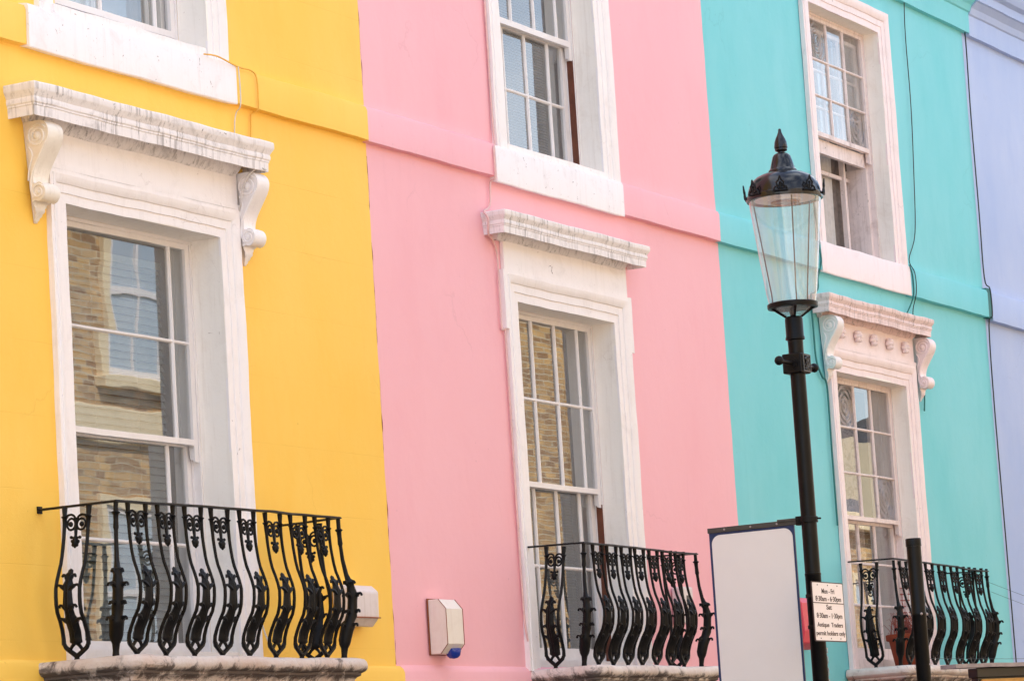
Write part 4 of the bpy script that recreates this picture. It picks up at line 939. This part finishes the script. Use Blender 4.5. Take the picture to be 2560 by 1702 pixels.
# ================================================================== SHOP SIGN BOX lower right
sh = thing('shop_sign', 'black shop sign box with lead top and gold panel at the lower right', 'sign', (21.46, -1.754, 2.40))
ang = math.atan2(-2.031 + 1.754, 22.058 - 21.463)
sh.rotation_euler = (0, 0, ang)
b = MB(); b.bar(0, 2.6, -.02, .13, -.026, .0, .1); b.build('lead_top', 'lead_sheet', sh, wob=.0035, smooth=25)
b = MB(); b.box(.24, 2.55, .03, .12, -.09, -.028); b.box(.26, 2.5, .05, .11, -.70, -.09); b.build('box', 'black_fascia', sh, smooth=0, bev=.003)
MB().box(.285, 2.4, .038, .05, -.66, -.102).build('gold_panel', 'gold_panel', sh, smooth=0)
b = MB(); b.box(.35, .43, .045, .115, GZ + .13 - 2.40, -.70); b.box(2.3, 2.38, .045, .115, GZ + .13 - 2.40, -.70); b.box(.43, 2.3, .06, .10, -1.6, -1.54); b.build('stand', 'black_post_paint', sh, smooth=0, bev=.004)
# thin wires crossing in front of the blue house
def wire(a, c, sagz, label):
    P_ = [(a[0] + (c[0] - a[0]) * i / 12, a[1] + (c[1] - a[1]) * i / 12, a[2] + (c[2] - a[2]) * i / 12 - sagz * 4 * (i / 12) * (1 - i / 12)) for i in range(13)]
    return tag(MB().tube(P_, .0014, 4).build('wire', 'cable_black', smooth=60), label, 'wire', 'thin wires by the blue house')
wire((25.80, -.42, 3.20), (27.75, -1.5, 2.52), .01, 'upper of two thin wires slanting from the turquoise balcony over the blue wall')
wire((25.88, -.42, 3.12), (27.55, -1.5, 2.46), .01, 'lower of two thin wires slanting from the turquoise balcony over the blue wall')
wire((23.9, -.52, 2.56), (28.6, -.52, 2.62), .01, 'nearly level thin wire low across the turquoise balcony feet')

# ================================================================== OPPOSITE SIDE (seen in the window reflections; leftmost house added for bounce light)
OY = -11.5
def far_house(label, x0, x1, top, wins, cream_bands, mat='london_brick'):
    h = thing('brick_house', label, 'house', ((x0 + x1) / 2, OY, GZ + .13), 'houses across the street')
    ox, oz = (x0 + x1) / 2, GZ + .13
    b = MB(); b.box(x0 - ox, x1 - ox, -6, 0, 0, top - oz); b.build('wall', mat, h, smooth=0)
    for z0, z1, d in cream_bands: MB().box(x0 - ox - .01, x1 - ox + .01, -.05, d, z0 - oz, z1 - oz).build('string_course', 'cream_stucco', h, smooth=0, bev=.015)
    for (cx, w_, z0, z1) in wins:
        a, c = cx - w_ / 2 - ox, cx + w_ / 2 - ox; z0 -= oz; z1 -= oz
        f = MB(); t_ = .13
        f.box(a - t_, a, -.02, .07, z0 - .1, z1 + t_); f.box(c, c + t_, -.02, .07, z0 - .1, z1 + t_); f.box(a, c, -.02, .07, z1, z1 + t_); f.box(a - t_ - .05, c + t_ + .05, -.02, .15, z0 - .24, z0 - .1)
        win = f.build('window', 'cream_stucco', h, smooth=0, bev=.01)
        g = MB(); zm = (z0 + z1) / 2
        for q0, q1, r0, r1 in ((a, a + .07, z0 - .1, z1), (c - .07, c, z0 - .1, z1), (a + .07, c - .07, z0 - .1, z0), (a + .07, c - .07, z1 - .07, z1), (a + .07, c - .07, zm - .035, zm + .035), ((a + c) / 2 - .015, (a + c) / 2 + .015, z0, zm - .035), ((a + c) / 2 - .015, (a + c) / 2 + .015, zm + .035, z1 - .07)): g.box(q0, q1, .001, .035, r0, r1)
        g.build('frame', 'sash_paint', win, smooth=0)
        MB().box(a + .07, c - .07, .002, .012, z0, z1 - .07).build('glass', 'far_pane', win, smooth=0)
    MB().add([(x0 - ox, 0, top - oz), (x1 - ox, 0, top - oz), (x1 - ox, -6, top - oz), (x0 - ox, -6, top - oz), (x0 - ox, -3, top - oz + .9), (x1 - ox, -3, top - oz + .9)], [(0, 1, 5, 4), (2, 3, 4, 5), (0, 4, 3), (1, 2, 5)]).build('roof', 'slate', h, smooth=0)
    return h
m = NT('far_pane'); m.principled(srgb(176, 190, 202), .04, None, 1.0)  # pale base colour stands in for sky reflected in these panes
far_house('unseen stucco house across the street left of the camera, added to bounce light', -30, 7.98, 9.4, [(-3, 1.1, 3.6, 5.3), (1, 1.1, 3.6, 5.3), (5, 1.1, 3.6, 5.3), (-3, 1.1, 6.8, 8.5), (1, 1.1, 6.8, 8.5), (5, 1.1, 6.8, 8.5)], [(2.4, 2.9, .2), (9.0, 9.4, .25)], 'white_stucco')  # unseen house added to throw sunlit bounce onto the left-facing reveals
far_house('brick house across the street behind the camera', 8, 20, 9.6, [(11, 1.1, 3.6, 5.3), (14, 1.1, 3.6, 5.3), (17, 1.1, 3.6, 5.3), (11, 1.1, 6.8, 8.5), (14, 1.1, 6.8, 8.5), (17, 1.1, 6.8, 8.5)], [(2.4, 2.9, .2), (6.0, 6.3, .06), (9.2, 9.6, .25)])
far_house('brick house across the street with cream window surrounds', 20.02, 34.6, 9.6, [(22.5, 1.1, 6.75, 8.6), (25.3, 1.1, 6.75, 8.6), (28.4, 1.1, 6.75, 8.6), (31.95, 1.15, 6.85, 8.7), (22.5, 1.1, 3.6, 5.4), (25.3, 1.1, 3.6, 5.4), (28.4, 1.1, 3.6, 5.4), (31.95, 1.15, 3.5, 5.3)], [(2.4, 2.9, .2), (6.0, 6.38, .08), (9.2, 9.6, .25)])
far_house('plain brick house across the street', 34.62, 47.0, 9.7, [(36.5, 1.1, 6.8, 8.5), (39.2, 1.1, 6.8, 8.5), (45.0, 1.1, 6.8, 8.5), (36.5, 1.1, 3.6, 5.4), (39.4, 1.1, 3.6, 5.4), (45.0, 1.1, 3.6, 5.4)], [(2.4, 2.9, .2), (9.3, 9.7, .2)])
far_house('low brick house across the street with a slate roof', 47.02, 64.0, 6.1, [(50, 1.1, 3.6, 5.2), (54, 1.1, 3.6, 5.2), (58, 1.1, 3.6, 5.2)], [(2.4, 2.9, .2), (5.8, 6.1, .2)])
far_house('cream stucco house further along the street', 64.02, 82.0, 8.6, [(67, 1.1, 3.6, 5.2), (71, 1.1, 3.6, 5.2), (67, 1.1, 6.4, 7.8), (71, 1.1, 6.4, 7.8)], [(2.4, 2.9, .2)], 'cream_stucco')
# rest of our own row, so that light and shade are those of a street
for nm, a, c, mt in (('white stucco terraced house left of the yellow one, outside the picture', -6, 12.15, 'cream_stucco'), ('cream stucco terraced house beyond the blue one, outside the picture', 33.05, 60, 'cream_stucco')):
    h = thing('terraced_house', nm, 'house', ((a + c) / 2, 0, GZ), 'painted terraced houses')
    w2 = c - a; MB().box(-w2 / 2, w2 / 2, 0, 5.5, 0, TOPS - GZ - .3).build('wall', mt, h, smooth=0)
    MB().add([(-w2 / 2, .2, TOPS - GZ - .3), (w2 / 2, .2, TOPS - GZ - .3), (w2 / 2, 5.5, TOPS - GZ - .3), (-w2 / 2, 5.5, TOPS - GZ - .3), (-w2 / 2, 2.8, TOPS - GZ + .7), (w2 / 2, 2.8, TOPS - GZ + .7)], [(0, 1, 5, 4), (2, 3, 4, 5), (0, 4, 3), (1, 2, 5)]).build('roof', 'slate', h, smooth=0)
